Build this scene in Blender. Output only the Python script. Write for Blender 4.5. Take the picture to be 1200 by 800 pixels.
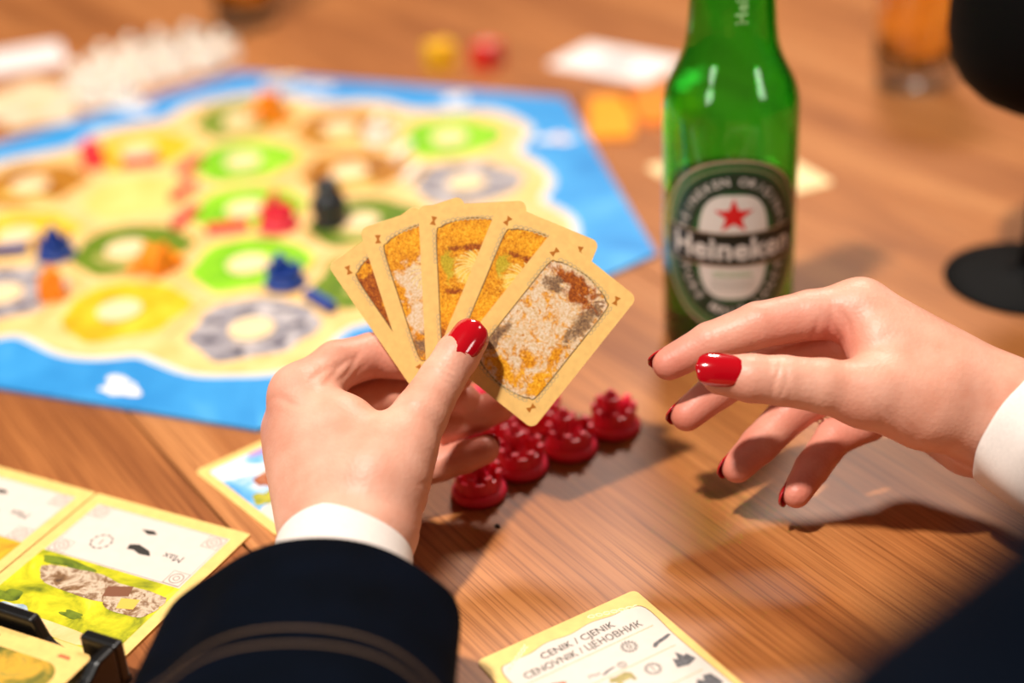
import bpy, bmesh, math, random
import numpy as np
from mathutils import Vector, Matrix
random.seed(4)
for o in list(bpy.data.objects): bpy.data.objects.remove(o)
SC = bpy.context.scene
COL = SC.collection

# ------------------------------------------------------------------ camera
F_PX, PITCH, ROLL, CAM_H = 1808.25, 0.507122, 0.061101, 382.2      # px, rad, rad, mm
_fw = np.array([0, math.cos(PITCH), -math.sin(PITCH)])
_up = np.array([0, math.sin(PITCH), math.cos(PITCH)])
_rt = np.array([1.0, 0, 0])
CR = math.cos(ROLL)*_rt - math.sin(ROLL)*_up
CU = math.sin(ROLL)*_rt + math.cos(ROLL)*_up
CF = _fw
CAM = np.array([0, 0, CAM_H])
def at(u, v, t):
    """photo pixel + distance along the view axis (mm) -> world point (mm)"""
    return CAM + t*(CF + CR*(u-600)/F_PX - CU*(v-400)/F_PX)
def ground(u, v, z=0.0):
    d = CF + CR*(u-600)/F_PX - CU*(v-400)/F_PX
    return CAM + d*((z-CAM_H)/d[2])
def cv(r, u, b):
    """vector given as right / up / towards-the-viewer"""
    w = CR*r + CU*u - CF*b
    return w/np.linalg.norm(w)

cam_d = bpy.data.cameras.new('camera')
cam = bpy.data.objects.new('camera', cam_d); COL.objects.link(cam)
R = Matrix([[CR[0], CU[0], -CF[0]], [CR[1], CU[1], -CF[1]], [CR[2], CU[2], -CF[2]]]).to_4x4()
cam.matrix_world = Matrix.Translation(Vector(CAM*0.001)) @ R
cam_d.sensor_width = 36; cam_d.lens = F_PX*36/1200; cam_d.clip_start = 0.01
cam_d.dof.use_dof = True; cam_d.dof.focus_distance = 0.608; cam_d.dof.aperture_fstop = 2.6
SC.camera = cam

# ------------------------------------------------------------------ world, lights, exposure
w = bpy.data.worlds.new('room_light'); SC.world = w; w.use_nodes = True
w.node_tree.nodes['Background'].inputs[0].default_value = (1.0, 0.86, 0.74, 1)
w.node_tree.nodes['Background'].inputs[1].default_value = 0.04
vs = SC.view_settings
vs.view_transform = 'Standard'; vs.look = 'None'; vs.gamma = 1.0; vs.exposure = -0.15; vs.use_curve_mapping = False

def area(name, loc, target, size, power, col):
    l = bpy.data.lights.new(name, 'AREA'); l.shape = 'DISK'; l.size = size; l.energy = power; l.color = col
    o = bpy.data.objects.new(name, l); COL.objects.link(o)
    o.location = loc
    o.rotation_euler = (Vector(target)-Vector(loc)).to_track_quat('-Z', 'Y').to_euler()
    return o
area('key_lamp', (-0.64, -0.02, 2.30), (0.05, .60, .05), .15, 92, (1, .925, .85))
area('side_fill', (-1.9, 0.9, 1.5), (0, .6, .05), .25, 3, (1, .92, .85))  # weak fill added from the left, no actual fixture
area('far_table_fill', (0.35, 1.95, 1.6), (0, 1.15, 0), .35, 32, (1, .88, .78))  # unseen fill added to brighten the far part of the table
area('right_back_fill', (1.3, 0.9, 1.3), (.2, .7, .05), .25, 2, (1, .88, .76))  # added light for highlights on the right hand and bottle
area('wall_lamp', (-1.3, -0.5, .92), (0.1, .68, .1), .46, 4.5, (1, .95, .9))
area('wall_lamp', (1.3, -0.3, .80), (0.1, .68, .1), .36, 3, (1, .95, .9))

# ------------------------------------------------------------------ helpers
def lin(c):
    return tuple(((x/255)/12.92 if x/255 <= .04045 else ((x/255+.055)/1.055)**2.4) for x in c) + (1,)
def new_mat(name):
    m = bpy.data.materials.new(name); m.use_nodes = True
    return m, m.node_tree.nodes, m.node_tree.links, m.node_tree.nodes['Principled BSDF']
_MC = {}
def mat(name, rgb, rough=.5, spec=.5, noise=0.0, scale=60, **kw):
    if name in _MC: return _MC[name]
    m, N, L, b = new_mat(name); _MC[name] = m
    b.inputs['Base Color'].default_value = lin(rgb); b.inputs['Roughness'].default_value = rough
    b.inputs['Specular IOR Level'].default_value = spec
    for k, v in kw.items(): b.inputs[k.replace('_', ' ')].default_value = v
    if noise:
        tc = N.new('ShaderNodeTexCoord'); n = N.new('ShaderNodeTexNoise'); n.inputs['Scale'].default_value = scale
        n.inputs['Detail'].default_value = 4
        r = N.new('ShaderNodeValToRGB')
        c = lin(rgb); r.color_ramp.elements[0].color = tuple(x*(1-noise) for x in c[:3])+(1,)
        r.color_ramp.elements[1].color = tuple(min(1, x*(1+noise)) for x in c[:3])+(1,)
        r.color_ramp.elements[0].position = .3; r.color_ramp.elements[1].position = .7
        L.new(tc.outputs['Object'], n.inputs['Vector']); L.new(n.outputs[0], r.inputs[0]); L.new(r.outputs[0], b.inputs['Base Color'])
    return m
def paint(name, stops, scale=40, rough=.45, detail=6, distort=0.6, sx=1, sy=1, bump=0.0, fine=0.0):
    """printed artwork: noise through a colour ramp, in the object's own coordinates"""
    if name in _MC: return _MC[name]
    m, N, L, b = new_mat(name); _MC[name] = m
    tc = N.new('ShaderNodeTexCoord'); mp = N.new('ShaderNodeMapping'); mp.inputs['Scale'].default_value = (sx, sy, 1)
    n = N.new('ShaderNodeTexNoise'); n.inputs['Scale'].default_value = scale; n.inputs['Detail'].default_value = detail
    n.inputs['Distortion'].default_value = distort; n.inputs['Roughness'].default_value = .65
    r = N.new('ShaderNodeValToRGB'); el = r.color_ramp.elements
    while len(el) < len(stops): el.new(.5)
    for e, (p, c) in zip(el, stops): e.position = p; e.color = lin(c)
    oi = N.new('ShaderNodeObjectInfo'); ad = N.new('ShaderNodeVectorMath'); ad.operation = 'ADD'
    L.new(tc.outputs['Object'], mp.inputs[0]); L.new(mp.outputs[0], ad.inputs[0]); L.new(oi.outputs['Random'], ad.inputs[1])
    L.new(ad.outputs[0], n.inputs['Vector']); L.new(n.outputs[0], r.inputs[0]); L.new(r.outputs[0], b.inputs['Base Color'])
    b.inputs['Roughness'].default_value = rough
    return m

def link(name, me, m=None, parent=None, smooth=False, kind=None):
    o = bpy.data.objects.new(name, me); COL.objects.link(o)
    if m is not None and len(me.materials) == 0: me.materials.append(m)
    if parent is not None: o.parent = parent
    if smooth: me.polygons.foreach_set('use_smooth', [True]*len(me.polygons))
    if kind: o['kind'] = kind
    return o
def tag(o, label, cat, group=None):
    o['label'] = label; o['category'] = cat
    if group: o['group'] = group
    return o
def thing(name, label, cat, loc_mm=(0, 0, 0), rz=0.0, group=None):
    o = bpy.data.objects.new(name, None); COL.objects.link(o)
    o.location = [c*.001 for c in loc_mm]; o.rotation_euler = (0, 0, rz); o.empty_display_size = .01
    return tag(o, label, cat, group)
def copy_tree(o, parent=None):
    c = o.copy(); COL.objects.link(c); c.parent = parent
    for ch in [x for x in bpy.data.objects if x.parent == o]: copy_tree(ch, c)
    return c
def pyd(verts, faces):
    me = bpy.data.meshes.new('m'); me.from_pydata([tuple(float(c)*.001 for c in v) for v in verts], [], faces); me.update(); return me
def bm_mesh(bm, bevel=0.0, seg=2):
    if bevel:
        bmesh.ops.bevel(bm, geom=[e for e in bm.edges if e.calc_face_angle(0) > .5], offset=bevel*.001, segments=seg, affect='EDGES', profile=.5)
    bmesh.ops.recalc_face_normals(bm, faces=bm.faces)
    me = bpy.data.meshes.new('m'); bm.to_mesh(me); bm.free(); return me
def box_bm(bm, x0, x1, y0, y1, z0, z1):
    vs_ = [bm.verts.new((x*.001, y*.001, z*.001)) for z in (z0, z1) for y in (y0, y1) for x in (x0, x1)]
    for f in ((0, 2, 3, 1), (4, 5, 7, 6), (0, 1, 5, 4), (2, 6, 7, 3), (0, 4, 6, 2), (1, 3, 7, 5)): bm.faces.new([vs_[i] for i in f])
def box(x0, x1, y0, y1, z0, z1, bevel=0, seg=2):
    bm = bmesh.new(); box_bm(bm, x0, x1, y0, y1, z0, z1); return bm_mesh(bm, bevel, seg)
def prism(poly, z0, z1, bevel=0, seg=1):
    n = len(poly)
    v = [(x, y, z0) for x, y in poly]+[(x, y, z1) for x, y in poly]
    f = [list(range(n))[::-1], list(range(n, 2*n))]+[[i, (i+1) % n, n+(i+1) % n, n+i] for i in range(n)]
    me = pyd(v, f)
    if bevel:
        bm = bmesh.new(); bm.from_mesh(me); return bm_mesh(bm, bevel, seg)
    return me
def rrect(x0, x1, y0, y1, r, n=6):
    pts = []
    for cx, cy, a0 in ((x1-r, y1-r, 0), (x0+r, y1-r, 90), (x0+r, y0+r, 180), (x1-r, y0+r, 270)):
        for i in range(n+1):
            a = math.radians(a0+90*i/n); pts.append((cx+r*math.cos(a), cy+r*math.sin(a)))
    return pts
def lathe(prof, n=48, closed=False):
    v, f = [], []
    for r_, z in prof:
        for i in range(n):
            a = 2*math.pi*i/n; v.append((r_*math.cos(a), r_*math.sin(a), z))
    for k in range(len(prof)-1):
        for i in range(n):
            j = (i+1) % n; f.append([k*n+i, k*n+j, (k+1)*n+j, (k+1)*n+i])
    if closed:
        k = len(prof)-1
        for i in range(n):
            j = (i+1) % n; f.append([k*n+i, k*n+j, j, i])
    else:
        f.append(list(range(n))[::-1]); f.append([(len(prof)-1)*n+i for i in range(n)])
    return pyd(v, f)
def spline(pts, n=8, closed=False):
    """Catmull-Rom through the points"""
    P = [np.array(p, float) for p in pts]; out = []; m = len(P)
    rng = range(m) if closed else range(m-1)
    g = (lambda i: P[i % m]) if closed else (lambda i: P[min(max(i, 0), m-1)])
    for i in rng:
        a, b, c, d = g(i-1), g(i), g(i+1), g(i+2)
        for k in range(n):
            t = k/n
            out.append(.5*((2*b)+(c-a)*t+(2*a-5*b+4*c-d)*t*t+(3*b-a-3*c+d)*t**3))
    if not closed: out.append(P[-1])
    return out
def strip(pts, w_, z):
    """flat printed line of width w_ along 2D points"""
    v, f = [], []
    P = [np.array(p[:2], float) for p in pts]
    for i, p in enumerate(P):
        d = P[min(i+1, len(P)-1)]-P[max(i-1, 0)]; d = d/(np.linalg.norm(d)+1e-9); nn = np.array([-d[1], d[0]])
        a, b = p+nn*w_/2, p-nn*w_/2
        v += [(a[0], a[1], z), (b[0], b[1], z)]
        if i: f.append([2*i-2, 2*i-1, 2*i+1, 2*i])
    return v, f
def flat(poly, z):
    return pyd([(x, y, z) for x, y in poly], [list(range(len(poly)))])
def join_flat(parts):
    V, Fc = [], []
    for v, f in parts:
        o = len(V); V += v; Fc += [[i+o for i in q] for q in f]
    return pyd(V, Fc)
def link_each(name, groups, m, parent):
    for g in groups: link(name, join_flat(g if isinstance(g, list) else [g]), m, parent)
def blob(cx, cy, rx, ry, seed, n=26, rough=.25):
    rd = random.Random(seed); ph = [(rd.random()*6.28, rd.uniform(.3, 1)*rough/(k**.6)) for k in range(1, 6)]
    out = []
    for i in range(n):
        a = 2*math.pi*i/n; s = 1+sum(m_*math.sin(k*a+p_) for k, (p_, m_) in enumerate(ph, 2))
        out.append((cx+rx*s*math.cos(a), cy+ry*s*math.sin(a)))
    return out
def text_2d(body, size, bold=0.0, spacing=1.0, sx=1.0, align='CENTER'):
    cu = bpy.data.curves.new('t', 'FONT'); cu.body = body; cu.size = size; cu.offset = bold; cu.align_x = align; cu.align_y = 'CENTER'
    cu.space_character = spacing; cu.resolution_u = 3
    o = bpy.data.objects.new('t', cu); COL.objects.link(o)
    bpy.context.view_layer.update()
    me = bpy.data.meshes.new_from_object(o.evaluated_get(bpy.context.evaluated_depsgraph_get()))
    v = [(p.co.x*sx, p.co.y) for p in me.vertices]; f = [list(p.vertices) for p in me.polygons]
    bpy.data.objects.remove(o); bpy.data.meshes.remove(me)
    return v, f
def text_flat(body, size, cx, cy, rot=0, z=.1, **kw):
    v, f = text_2d(body, size, **kw); c, s = math.cos(rot), math.sin(rot)
    return [(cx+x*c-y*s, cy+x*s+y*c, z) for x, y in v], f
def ring_flat(cx, cy, r0, r1, z, n=24, gaps=0):
    v, f = [], []
    for i in range(n+1):
        a = 2*math.pi*i/n; v += [(cx+r0*math.cos(a), cy+r0*math.sin(a), z), (cx+r1*math.cos(a), cy+r1*math.sin(a), z)]
        if i and not (gaps and i % gaps == 0): f.append([2*i-2, 2*i-1, 2*i+1, 2*i])
    return v, f
def poly_flat(poly, z): return [(x, y, z) for x, y in poly], [list(range(len(poly)))]

# ------------------------------------------------------------------ the room and the table
def wood_mat(name, dark, mid, light, rough=.36):
    m, N, L, b = new_mat(name)
    tc = N.new('ShaderNodeTexCoord'); oi = N.new('ShaderNodeObjectInfo')
    ad = N.new('ShaderNodeVectorMath'); ad.operation = 'ADD'
    L.new(tc.outputs['Object'], ad.inputs[0]); L.new(oi.outputs['Random'], ad.inputs[1])
    def noise(scale, sx, sy, det, dist):
        mp = N.new('ShaderNodeMapping'); mp.inputs['Scale'].default_value = (sx, sy, 1); L.new(ad.outputs[0], mp.inputs[0])
        n = N.new('ShaderNodeTexNoise'); n.inputs['Scale'].default_value = scale; n.inputs['Detail'].default_value = det
        n.inputs['Distortion'].default_value = dist; L.new(mp.outputs[0], n.inputs['Vector']); return n.outputs[0]
    big = noise(9, .22, 1.8, 3, 1.0); fib = noise(90, .07, 4.5, 6, .25); por = noise(420, .035, 2.2, 3, 0)
    def ramp(src, stops):
        r = N.new('ShaderNodeValToRGB'); el = r.color_ramp.elements
        while len(el) < len(stops): el.new(.5)
        for e, (p, c) in zip(el, stops): e.position = p; e.color = c
        L.new(src, r.inputs[0]); return r.outputs[0]
    c0 = ramp(big, [(.3, lin(dark)), (.5, lin(mid)), (.72, lin(light))])
    def mul(a, bsock, fac):
        mx = N.new('ShaderNodeMix'); mx.data_type = 'RGBA'; mx.blend_type = 'MULTIPLY'; mx.inputs[0].default_value = fac
        L.new(a, mx.inputs[6]); L.new(bsock, mx.inputs[7]); return mx.outputs[2]
    c1 = mul(c0, ramp(fib, [(.34, (.50, .38, .28, 1)), (.56, (1, 1, 1, 1))]), .42)
    c2 = mul(c1, ramp(por, [(.36, (.45, .34, .26, 1)), (.5, (1, 1, 1, 1))]), .6)
    L.new(c2, b.inputs['Base Color']); b.inputs['Roughness'].default_value = rough
    bp = N.new('ShaderNodeBump'); bp.inputs['Strength'].default_value = .12; bp.inputs['Distance'].default_value = .0005
    L.new(fib, bp.inputs['Height']); L.new(bp.outputs[0], b.inputs['Normal'])
    return m
WOOD = wood_mat('oak_table', (140, 80, 38), (176, 110, 58), (196, 132, 78), .40)
DARKWOOD = mat('dark_gap', (40, 24, 14), .8)
def struct(name, me, m):
    o = link(name, me, m); o['kind'] = 'structure'; return o
struct('floor', box(-3000, 3000, -2500, 4000, -770, -740), mat('floor_boards', (120, 84, 58), .5, noise=.2, scale=8))
struct('wall_back', box(-3000, 3000, 4000, 4060, -740, 2200), mat('warm_wall', (196, 160, 128), .8, noise=.05, scale=4))

GRAIN = math.radians(121.8); gn = np.array([math.sin(GRAIN), -math.cos(GRAIN)])       # plank length direction and its normal
table = thing('dining_table', 'large table of wide oiled oak planks with thin dark seams', 'table', (0, 700, -740))
off0 = 178.0; PW = 284.5; gd = np.array([math.cos(GRAIN), math.sin(GRAIN)])
tmid = np.array([0, 700.0])
for k in range(-3, 5):
    a, b_ = off0+k*PW+.7, off0+(k+1)*PW-.7
    c = gn*(a+b_)/2; c = c + gd*((tmid-c)@gd)
    me = box(-1150, 1150, -(b_-a)/2, (b_-a)/2, -28, 0, .8, 2)
    pl = link('plank', me, WOOD, table); pl.location = ((c[0])*.001, (c[1]-700)*.001, .740); pl.rotation_euler = (0, 0, GRAIN)
rail = link('underframe', box(-1000, 1000, -900, 900, -60, -28.2), DARKWOOD, table); rail.location = (0, 0, .740); rail.rotation_euler = (0, 0, GRAIN)
leg_me = box(-40, 40, -40, 40, 0, 680, 3)
for sx in (-1, 1):
    for sy in (-1, 1):
        lg = link('leg', leg_me, WOOD, table); p = gd*sx*900+gn*sy*800; lg.location = (p[0]*.001, p[1]*.001, 0); lg.rotation_euler = (0, 0, GRAIN)

# ------------------------------------------------------------------ implicit surfaces for the hands
def sd_cap(P, a, b, ra, rb):
    ab = b-a; L2 = float(ab@ab)+1e-9
    t = np.clip(((P-a)@ab)/L2, 0, 1)
    return np.linalg.norm(P-(a+t[..., None]*ab), axis=-1)-(ra+(rb-ra)*t)
def smin(a, b, k):
    h = np.clip(.5+.5*(b-a)/k, 0, 1)
    return b+(a-b)*h-k*h*(1-h)
def surface_nets(F, org, h):
    S = F < 0
    nx, ny, nz = F.shape
    cs = [(i, j, k) for i in (0, 1) for j in (0, 1) for k in (0, 1)]
    def sl(A, c): return A[c[0]:nx-1+c[0], c[1]:ny-1+c[1], c[2]:nz-1+c[2]]
    anyc = np.zeros((nx-1, ny-1, nz-1), bool); allc = np.ones_like(anyc)
    for c in cs: anyc |= sl(S, c); allc &= sl(S, c)
    act = anyc & ~allc
    ijk = np.argwhere(act); idx = -np.ones(act.shape, int); idx[act] = np.arange(len(ijk))
    acc = np.zeros((len(ijk), 3)); cnt = np.zeros(len(ijk))
    val = {c: sl(F, c)[act] for c in cs}
    for c in cs:
        for ax in range(3):
            if c[ax] == 0:
                d = list(c); d[ax] = 1; d = tuple(d)
                fa, fb = val[c], val[d]; m = (fa < 0) != (fb < 0)
                t = fa[m]/(fa[m]-fb[m]); pos = np.array(c, float)+np.zeros((m.sum(), 3)); pos[:, ax] += t
                acc[m] += pos; cnt[m] += 1
    V = (ijk+acc/cnt[:, None])*h+org
    Q = []
    for ax in range(3):
        b1, b2 = (ax+1) % 3, (ax+2) % 3
        s0 = [slice(None)]*3; s1 = [slice(None)]*3; s0[ax] = slice(0, -1); s1[ax] = slice(1, None)
        A, B = S[tuple(s0)], S[tuple(s1)]; e = np.argwhere(A != B)
        e = e[(e[:, b1] > 0) & (e[:, b2] > 0) & (e[:, b1] < F.shape[b1]-1) & (e[:, b2] < F.shape[b2]-1)]
        ins = A[tuple(e.T)]
        def cell(o1, o2):
            q = e.copy(); q[:, b1] -= o1; q[:, b2] -= o2; return idx[tuple(q.T)]
        q = np.stack([cell(1, 1), cell(0, 1), cell(0, 0), cell(1, 0)], 1)
        q[~ins] = q[~ins][:, ::-1]
        Q.append(q)
    return V, np.concatenate(Q)
def hand_mesh(palm, fingers, extra_cut=None, h=1.1, kp=9, kf=5, creases=(), blush=()):
    """palm: list of capsules; fingers: chains of (u,v,t,r); all placed from pixels + distance"""
    A = lambda q: at(*q[:3])
    pts = [(A(q), q[3]) for c in palm for q in c]+[(A(q), q[3]) for c in fingers for q in c]
    lo = np.min([p-r_ for p, r_ in pts], 0)-6; hi = np.max([p+r_ for p, r_ in pts], 0)+6
    n = np.ceil((hi-lo)/h).astype(int)+1
    g = np.stack(np.meshgrid(*[lo[i]+h*np.arange(n[i]) for i in range(3)], indexing='ij'), -1).astype(np.float32)
    pm = None
    for c in palm:
        d = sd_cap(g, A(c[0]), A(c[1]), c[0][3], c[1][3]); pm = d if pm is None else smin(pm, d, kp)
    tot = pm
    for ch in fingers:
        fd = None
        for a, b in zip(ch[:-1], ch[1:]):
            d = sd_cap(g, A(a), A(b), a[3], b[3]); fd = d if fd is None else smin(fd, d, 1.6)
        tot = np.minimum(tot, smin(fd, pm, kf))
    V, Q = surface_nets(tot, lo, h)
    # normals from the mesh for crease displacement
    me = pyd(V, Q.tolist())
    N = np.array([v.normal for v in me.vertices])
    disp = np.zeros(len(V))
    for (c, ax, wid, dep, rad, nrm) in creases:
        rel = V-c; s = rel@ax
        fall = np.exp(-(np.linalg.norm(rel-np.outer(s, ax), axis=1)/rad)**4)*(np.abs(s) < 8)
        face = np.clip(N@nrm, 0, 1)
        wob = .9*np.sin((rel@np.cross(ax, nrm))*.3+c[0])
        disp -= dep*np.exp(-((s+wob)/wid)**2)*fall*face
    V = V+N*disp[:, None]
    for v, co in zip(me.vertices, V): v.co = co*.001
    bl = np.zeros(len(V))
    for c, rad, amt in blush: bl = np.maximum(bl, amt*np.exp(-(np.linalg.norm(V-c, axis=1)/rad)**2))
    at_ = me.attributes.new('blush', 'FLOAT', 'POINT'); at_.data.foreach_set('value', bl.astype(np.float32))
    me.update()
    return me
def skin_mat():
    m, N, L, b = new_mat('skin')
    tc = N.new('ShaderNodeTexCoord')
    n = N.new('ShaderNodeTexNoise'); n.inputs['Scale'].default_value = 55; n.inputs['Detail'].default_value = 5
    L.new(tc.outputs['Object'], n.inputs['Vector'])
    r = N.new('ShaderNodeValToRGB'); r.color_ramp.elements[0].position = .3; r.color_ramp.elements[1].position = .72
    r.color_ramp.elements[0].color = lin((212, 146, 120)); r.color_ramp.elements[1].color = lin((230, 174, 150))
    L.new(n.outputs[0], r.inputs[0])
    a = N.new('ShaderNodeAttribute'); a.attribute_name = 'blush'
    mx = N.new('ShaderNodeMix'); mx.data_type = 'RGBA'; L.new(a.outputs['Fac'], mx.inputs[0]); L.new(r.outputs[0], mx.inputs[6])
    mx.inputs[7].default_value = lin((206, 104, 88)); L.new(mx.outputs[2], b.inputs['Base Color'])
    b.inputs['Roughness'].default_value = .46; b.inputs['Specular IOR Level'].default_value = .38
    b.inputs['Subsurface Weight'].default_value = .08; b.inputs['Subsurface Radius'].default_value = (1, .35, .2); b.inputs['Subsurface Scale'].default_value = .004
    f = N.new('ShaderNodeTexVoronoi'); f.inputs['Scale'].default_value = 620; L.new(tc.outputs['Object'], f.inputs['Vector'])
    bp = N.new('ShaderNodeBump'); bp.inputs['Strength'].default_value = .22; bp.inputs['Distance'].default_value = .0004
    L.new(f.outputs['Distance'], bp.inputs['Height']); L.new(bp.outputs[0], b.inputs['Normal'])
    return m
SKIN = skin_mat()
NAIL = mat('red_nail_polish', (176, 8, 22), .12, .6, Coat_Weight=.8, Coat_Roughness=.03)

def nail(parent, centre, axis, normal, width, length, r_tip, name='fingernail', bend=1.0):
    ax = axis/np.linalg.norm(axis); nn = normal-ax*(normal@ax); nn /= np.linalg.norm(nn); sd = np.cross(ax, nn)
    v, f = [], []; na, nb = 12, 14
    def P(a, b, th):
        y = (b*2-1)
        wsh = (max(0.0, 1-abs(y)**3.2))**.5
        x = a*width/2*wsh; yy = y*length/2
        z = -(x*x)/(2*r_tip*.86) - (2.0*bend*y*y if y > 0 else .15*y*y) + th
        return centre+sd*x+ax*yy+nn*z
    for th in (0, -.9):
        for j in range(nb+1):
            for i in range(na+1): v.append(P(i/na*2-1, j/nb, th))
    M_ = (na+1)*(nb+1)
    for j in range(nb):
        for i in range(na):
            q = [j*(na+1)+i, j*(na+1)+i+1, (j+1)*(na+1)+i+1, (j+1)*(na+1)+i]
            f.append(q); f.append([M_+k for k in q[::-1]])
    rim = [i for i in range(na+1)]+[j*(na+1)+na for j in range(1, nb+1)]+[nb*(na+1)+i for i in range(na-1, -1, -1)]+[j*(na+1) for j in range(nb-1, 0, -1)]
    for a, b in zip(rim, rim[1:]+rim[:1]): f.append([a, M_+a, M_+b, b])
    me = pyd(v, f)
    bm = bmesh.new(); bm.from_mesh(me); bmesh.ops.remove_doubles(bm, verts=bm.verts, dist=2e-5); me = bm_mesh(bm)
    return link(name, me, NAIL, parent, smooth=True)

def loft(sections, n=64, fold=None):
    """sections: list of (centre, axis_x*rx, axis_y*ry)"""
    v, f = [], []
    for k, (c, ex, ey) in enumerate(sections):
        for i in range(n):
            a = 2*math.pi*i/n; s = 1+(fold(a, k) if fold else 0)
            v.append(c+(ex*math.cos(a)+ey*math.sin(a))*s)
    for k in range(len(sections)-1):
        for i in range(n):
            j = (i+1) % n; f.append([k*n+i, k*n+j, (k+1)*n+j, (k+1)*n+i])
    return v, f
def frame_for(d, hint):
    d = d/np.linalg.norm(d); x = np.cross(d, hint); x /= np.linalg.norm(x); y = np.cross(x, d); return x, y
def shell_loft(secs, thick, n=64, fold=None):
    """open fabric tube with a visible rolled hem: outer sections, then back inside"""
    ins = [(c, ex*(1-thick/np.linalg.norm(ex)), ey*(1-thick/np.linalg.norm(ey))) for c, ex, ey in secs]
    allsec = secs[::-1]+ins
    return loft(allsec, n, (lambda a, k: fold(a, len(secs)-1-k if k < len(secs) else k-len(secs))) if fold else None)

# ------------------------------------------------------------------ the card player: both hands, cuffs and jacket
person = thing('person', 'person in dark denim jacket, red nails, one hand holding cards, the other reaching out', 'person', ground(402, 700))
PB = np.array(person.location)*1000
def pchild(name, me, m, smooth=True, sub=0):
    o = link(name, me, m, person, smooth=smooth); o.matrix_parent_inverse = Matrix.Translation(-Vector(person.location))
    if sub:
        md = o.modifiers.new('smooth_surface', 'SUBSURF'); md.levels = sub; md.render_levels = sub
    return o

# left hand, seen from the thumb side, holding the fan
L_palm = [
    [(385, 800, 520, 25), (402, 655, 580, 22)],
    [(412, 632, 584, 19), (353, 464, 620, 13)],
    [(400, 640, 588, 19), (345, 505, 628, 13)],
    [(398, 640, 594, 17), (352, 545, 634, 12.5)],
    [(405, 645, 600, 14), (368, 578, 640, 11)],
    [(440, 612, 586, 17), (468, 528, 597, 14)],
    [(430, 560, 592, 16), (372, 488, 616, 12.5)],
    [(450, 560, 592, 14), (405, 500, 606, 12)],
    [(440, 620, 606, 14), (430, 575, 628, 13)],
    [(380, 600, 596, 17), (360, 525, 618, 15)],
]
L_fing = [
    [(468, 528, 598, 13.2), (492, 487, 604, 11), (517, 445, 612, 9.2), (536, 416, 617, 8.9), (550, 397, 620, 7.9)],       # thumb
    [(353, 464, 620, 12), (395, 428, 634, 10.2), (436, 416, 643, 9.3), (500, 425, 645, 8), (535, 440, 643, 7)],           # index
    [(345, 505, 628, 11.5), (400, 478, 645, 10), (445, 463, 654, 9), (505, 462, 656, 8), (545, 470, 652, 7)],             # middle
    [(352, 545, 634, 11), (450, 522, 655, 8.8), (522, 499, 656, 8), (560, 485, 655, 7.5), (586, 475, 653, 6.9)],          # ring
    [(368, 578, 640, 10), (450, 562, 646, 8), (515, 544, 648, 7.2), (545, 535, 648, 6.8), (568, 527, 647, 6.2)],          # little
]
def unit(a): a = np.array(a, float); return a/np.linalg.norm(a)
thA = unit(at(550, 397, 620)-at(517, 444, 612))
toCam = -CF
def crs(p, ax, n, wid=.8, dep=.5, rad=9, nrm=toCam, gap=2.0):
    return [(at(*p)+ax*(i-(n-1)/2)*gap, ax, wid, dep*(1 if i == n//2 else .7), rad, nrm) for i in range(n)]
L_cre = crs((519, 441, 610), thA, 4, gap=2.1, dep=.6)+[
    (at(497, 575, 590), unit(at(470, 640, 585)-at(505, 520, 600)), .9, .5, 9, cv(.8, 0, .6)),
    (at(492, 600, 590), unit(at(470, 640, 585)-at(505, 520, 600)), .9, .6, 10, cv(.8, 0, .6)),
    (at(480, 622, 588), unit(at(470, 640, 585)-at(505, 520, 600)), .9, .5, 10, cv(.8, 0, .6)),
    (at(545, 492, 650), unit(at(586, 475, 653)-at(522, 499, 656)), .9, .4, 8, toCam),
    (at(392, 440, 618), cv(-.75, .65, 0), 1.5, 1.3, 13, toCam), (at(405, 436, 622), cv(-.8, .6, 0), 1.2, 1.0, 11, toCam), (at(414, 446, 622), cv(-.85, .5, 0), 1.1, .8, 10, toCam), (at(378, 438, 616), cv(-.7, .7, 0), 1.4, .8, 10, toCam),
    (at(340, 470, 606), cv(.1, 1, 0), 1.6, .7, 10, cv(-.8, 0, .6)), (at(430, 625, 575), cv(.3, 1, 0), 1.2, .3, 30, toCam)]
L_blush = [(at(550, 397, 620), 16, .35), (at(586, 475, 653), 22, .55), (at(568, 527, 647), 22, .55), (at(440, 416, 643), 20, .35), (at(345, 450, 620), 14, .35), (at(340, 500, 628), 14, .25)]
left_hand = pchild('hand', hand_mesh(L_palm, L_fing, creases=L_cre, blush=L_blush), SKIN, sub=1)
left_hand['label'] = 'hand with bent fingers and raised thumb gripping the card fan'
NL = bpy.data.objects.new
def pn(*a, **k):
    parent = a[0]
    o = nail(*a, **k); return o
# nails are sub-parts of their hand
n_up = unit(cv(-.06, .10, 1))
tipL = at(551, 396, 620)
pn(left_hand, tipL+thA*.3+n_up*9.5, thA, n_up, 14.6, 17.0, 8.4)
for a, b, hint, r_, wd in ((L_fing[3][-2], L_fing[3][-1], (.55, .45, -.6), 6.9, 10.5), (L_fing[4][-2], L_fing[4][-1], (.55, .5, -.55), 6.2, 9.5)):
    ax = unit(at(*b[:3])-at(*a[:3])); h_ = cv(*hint); h_ = unit(h_-ax*(h_@ax))
    pn(left_hand, at(*b[:3])+h_*(r_+.1)+ax*1.2, ax, h_, wd, 11.5, r_)

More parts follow.
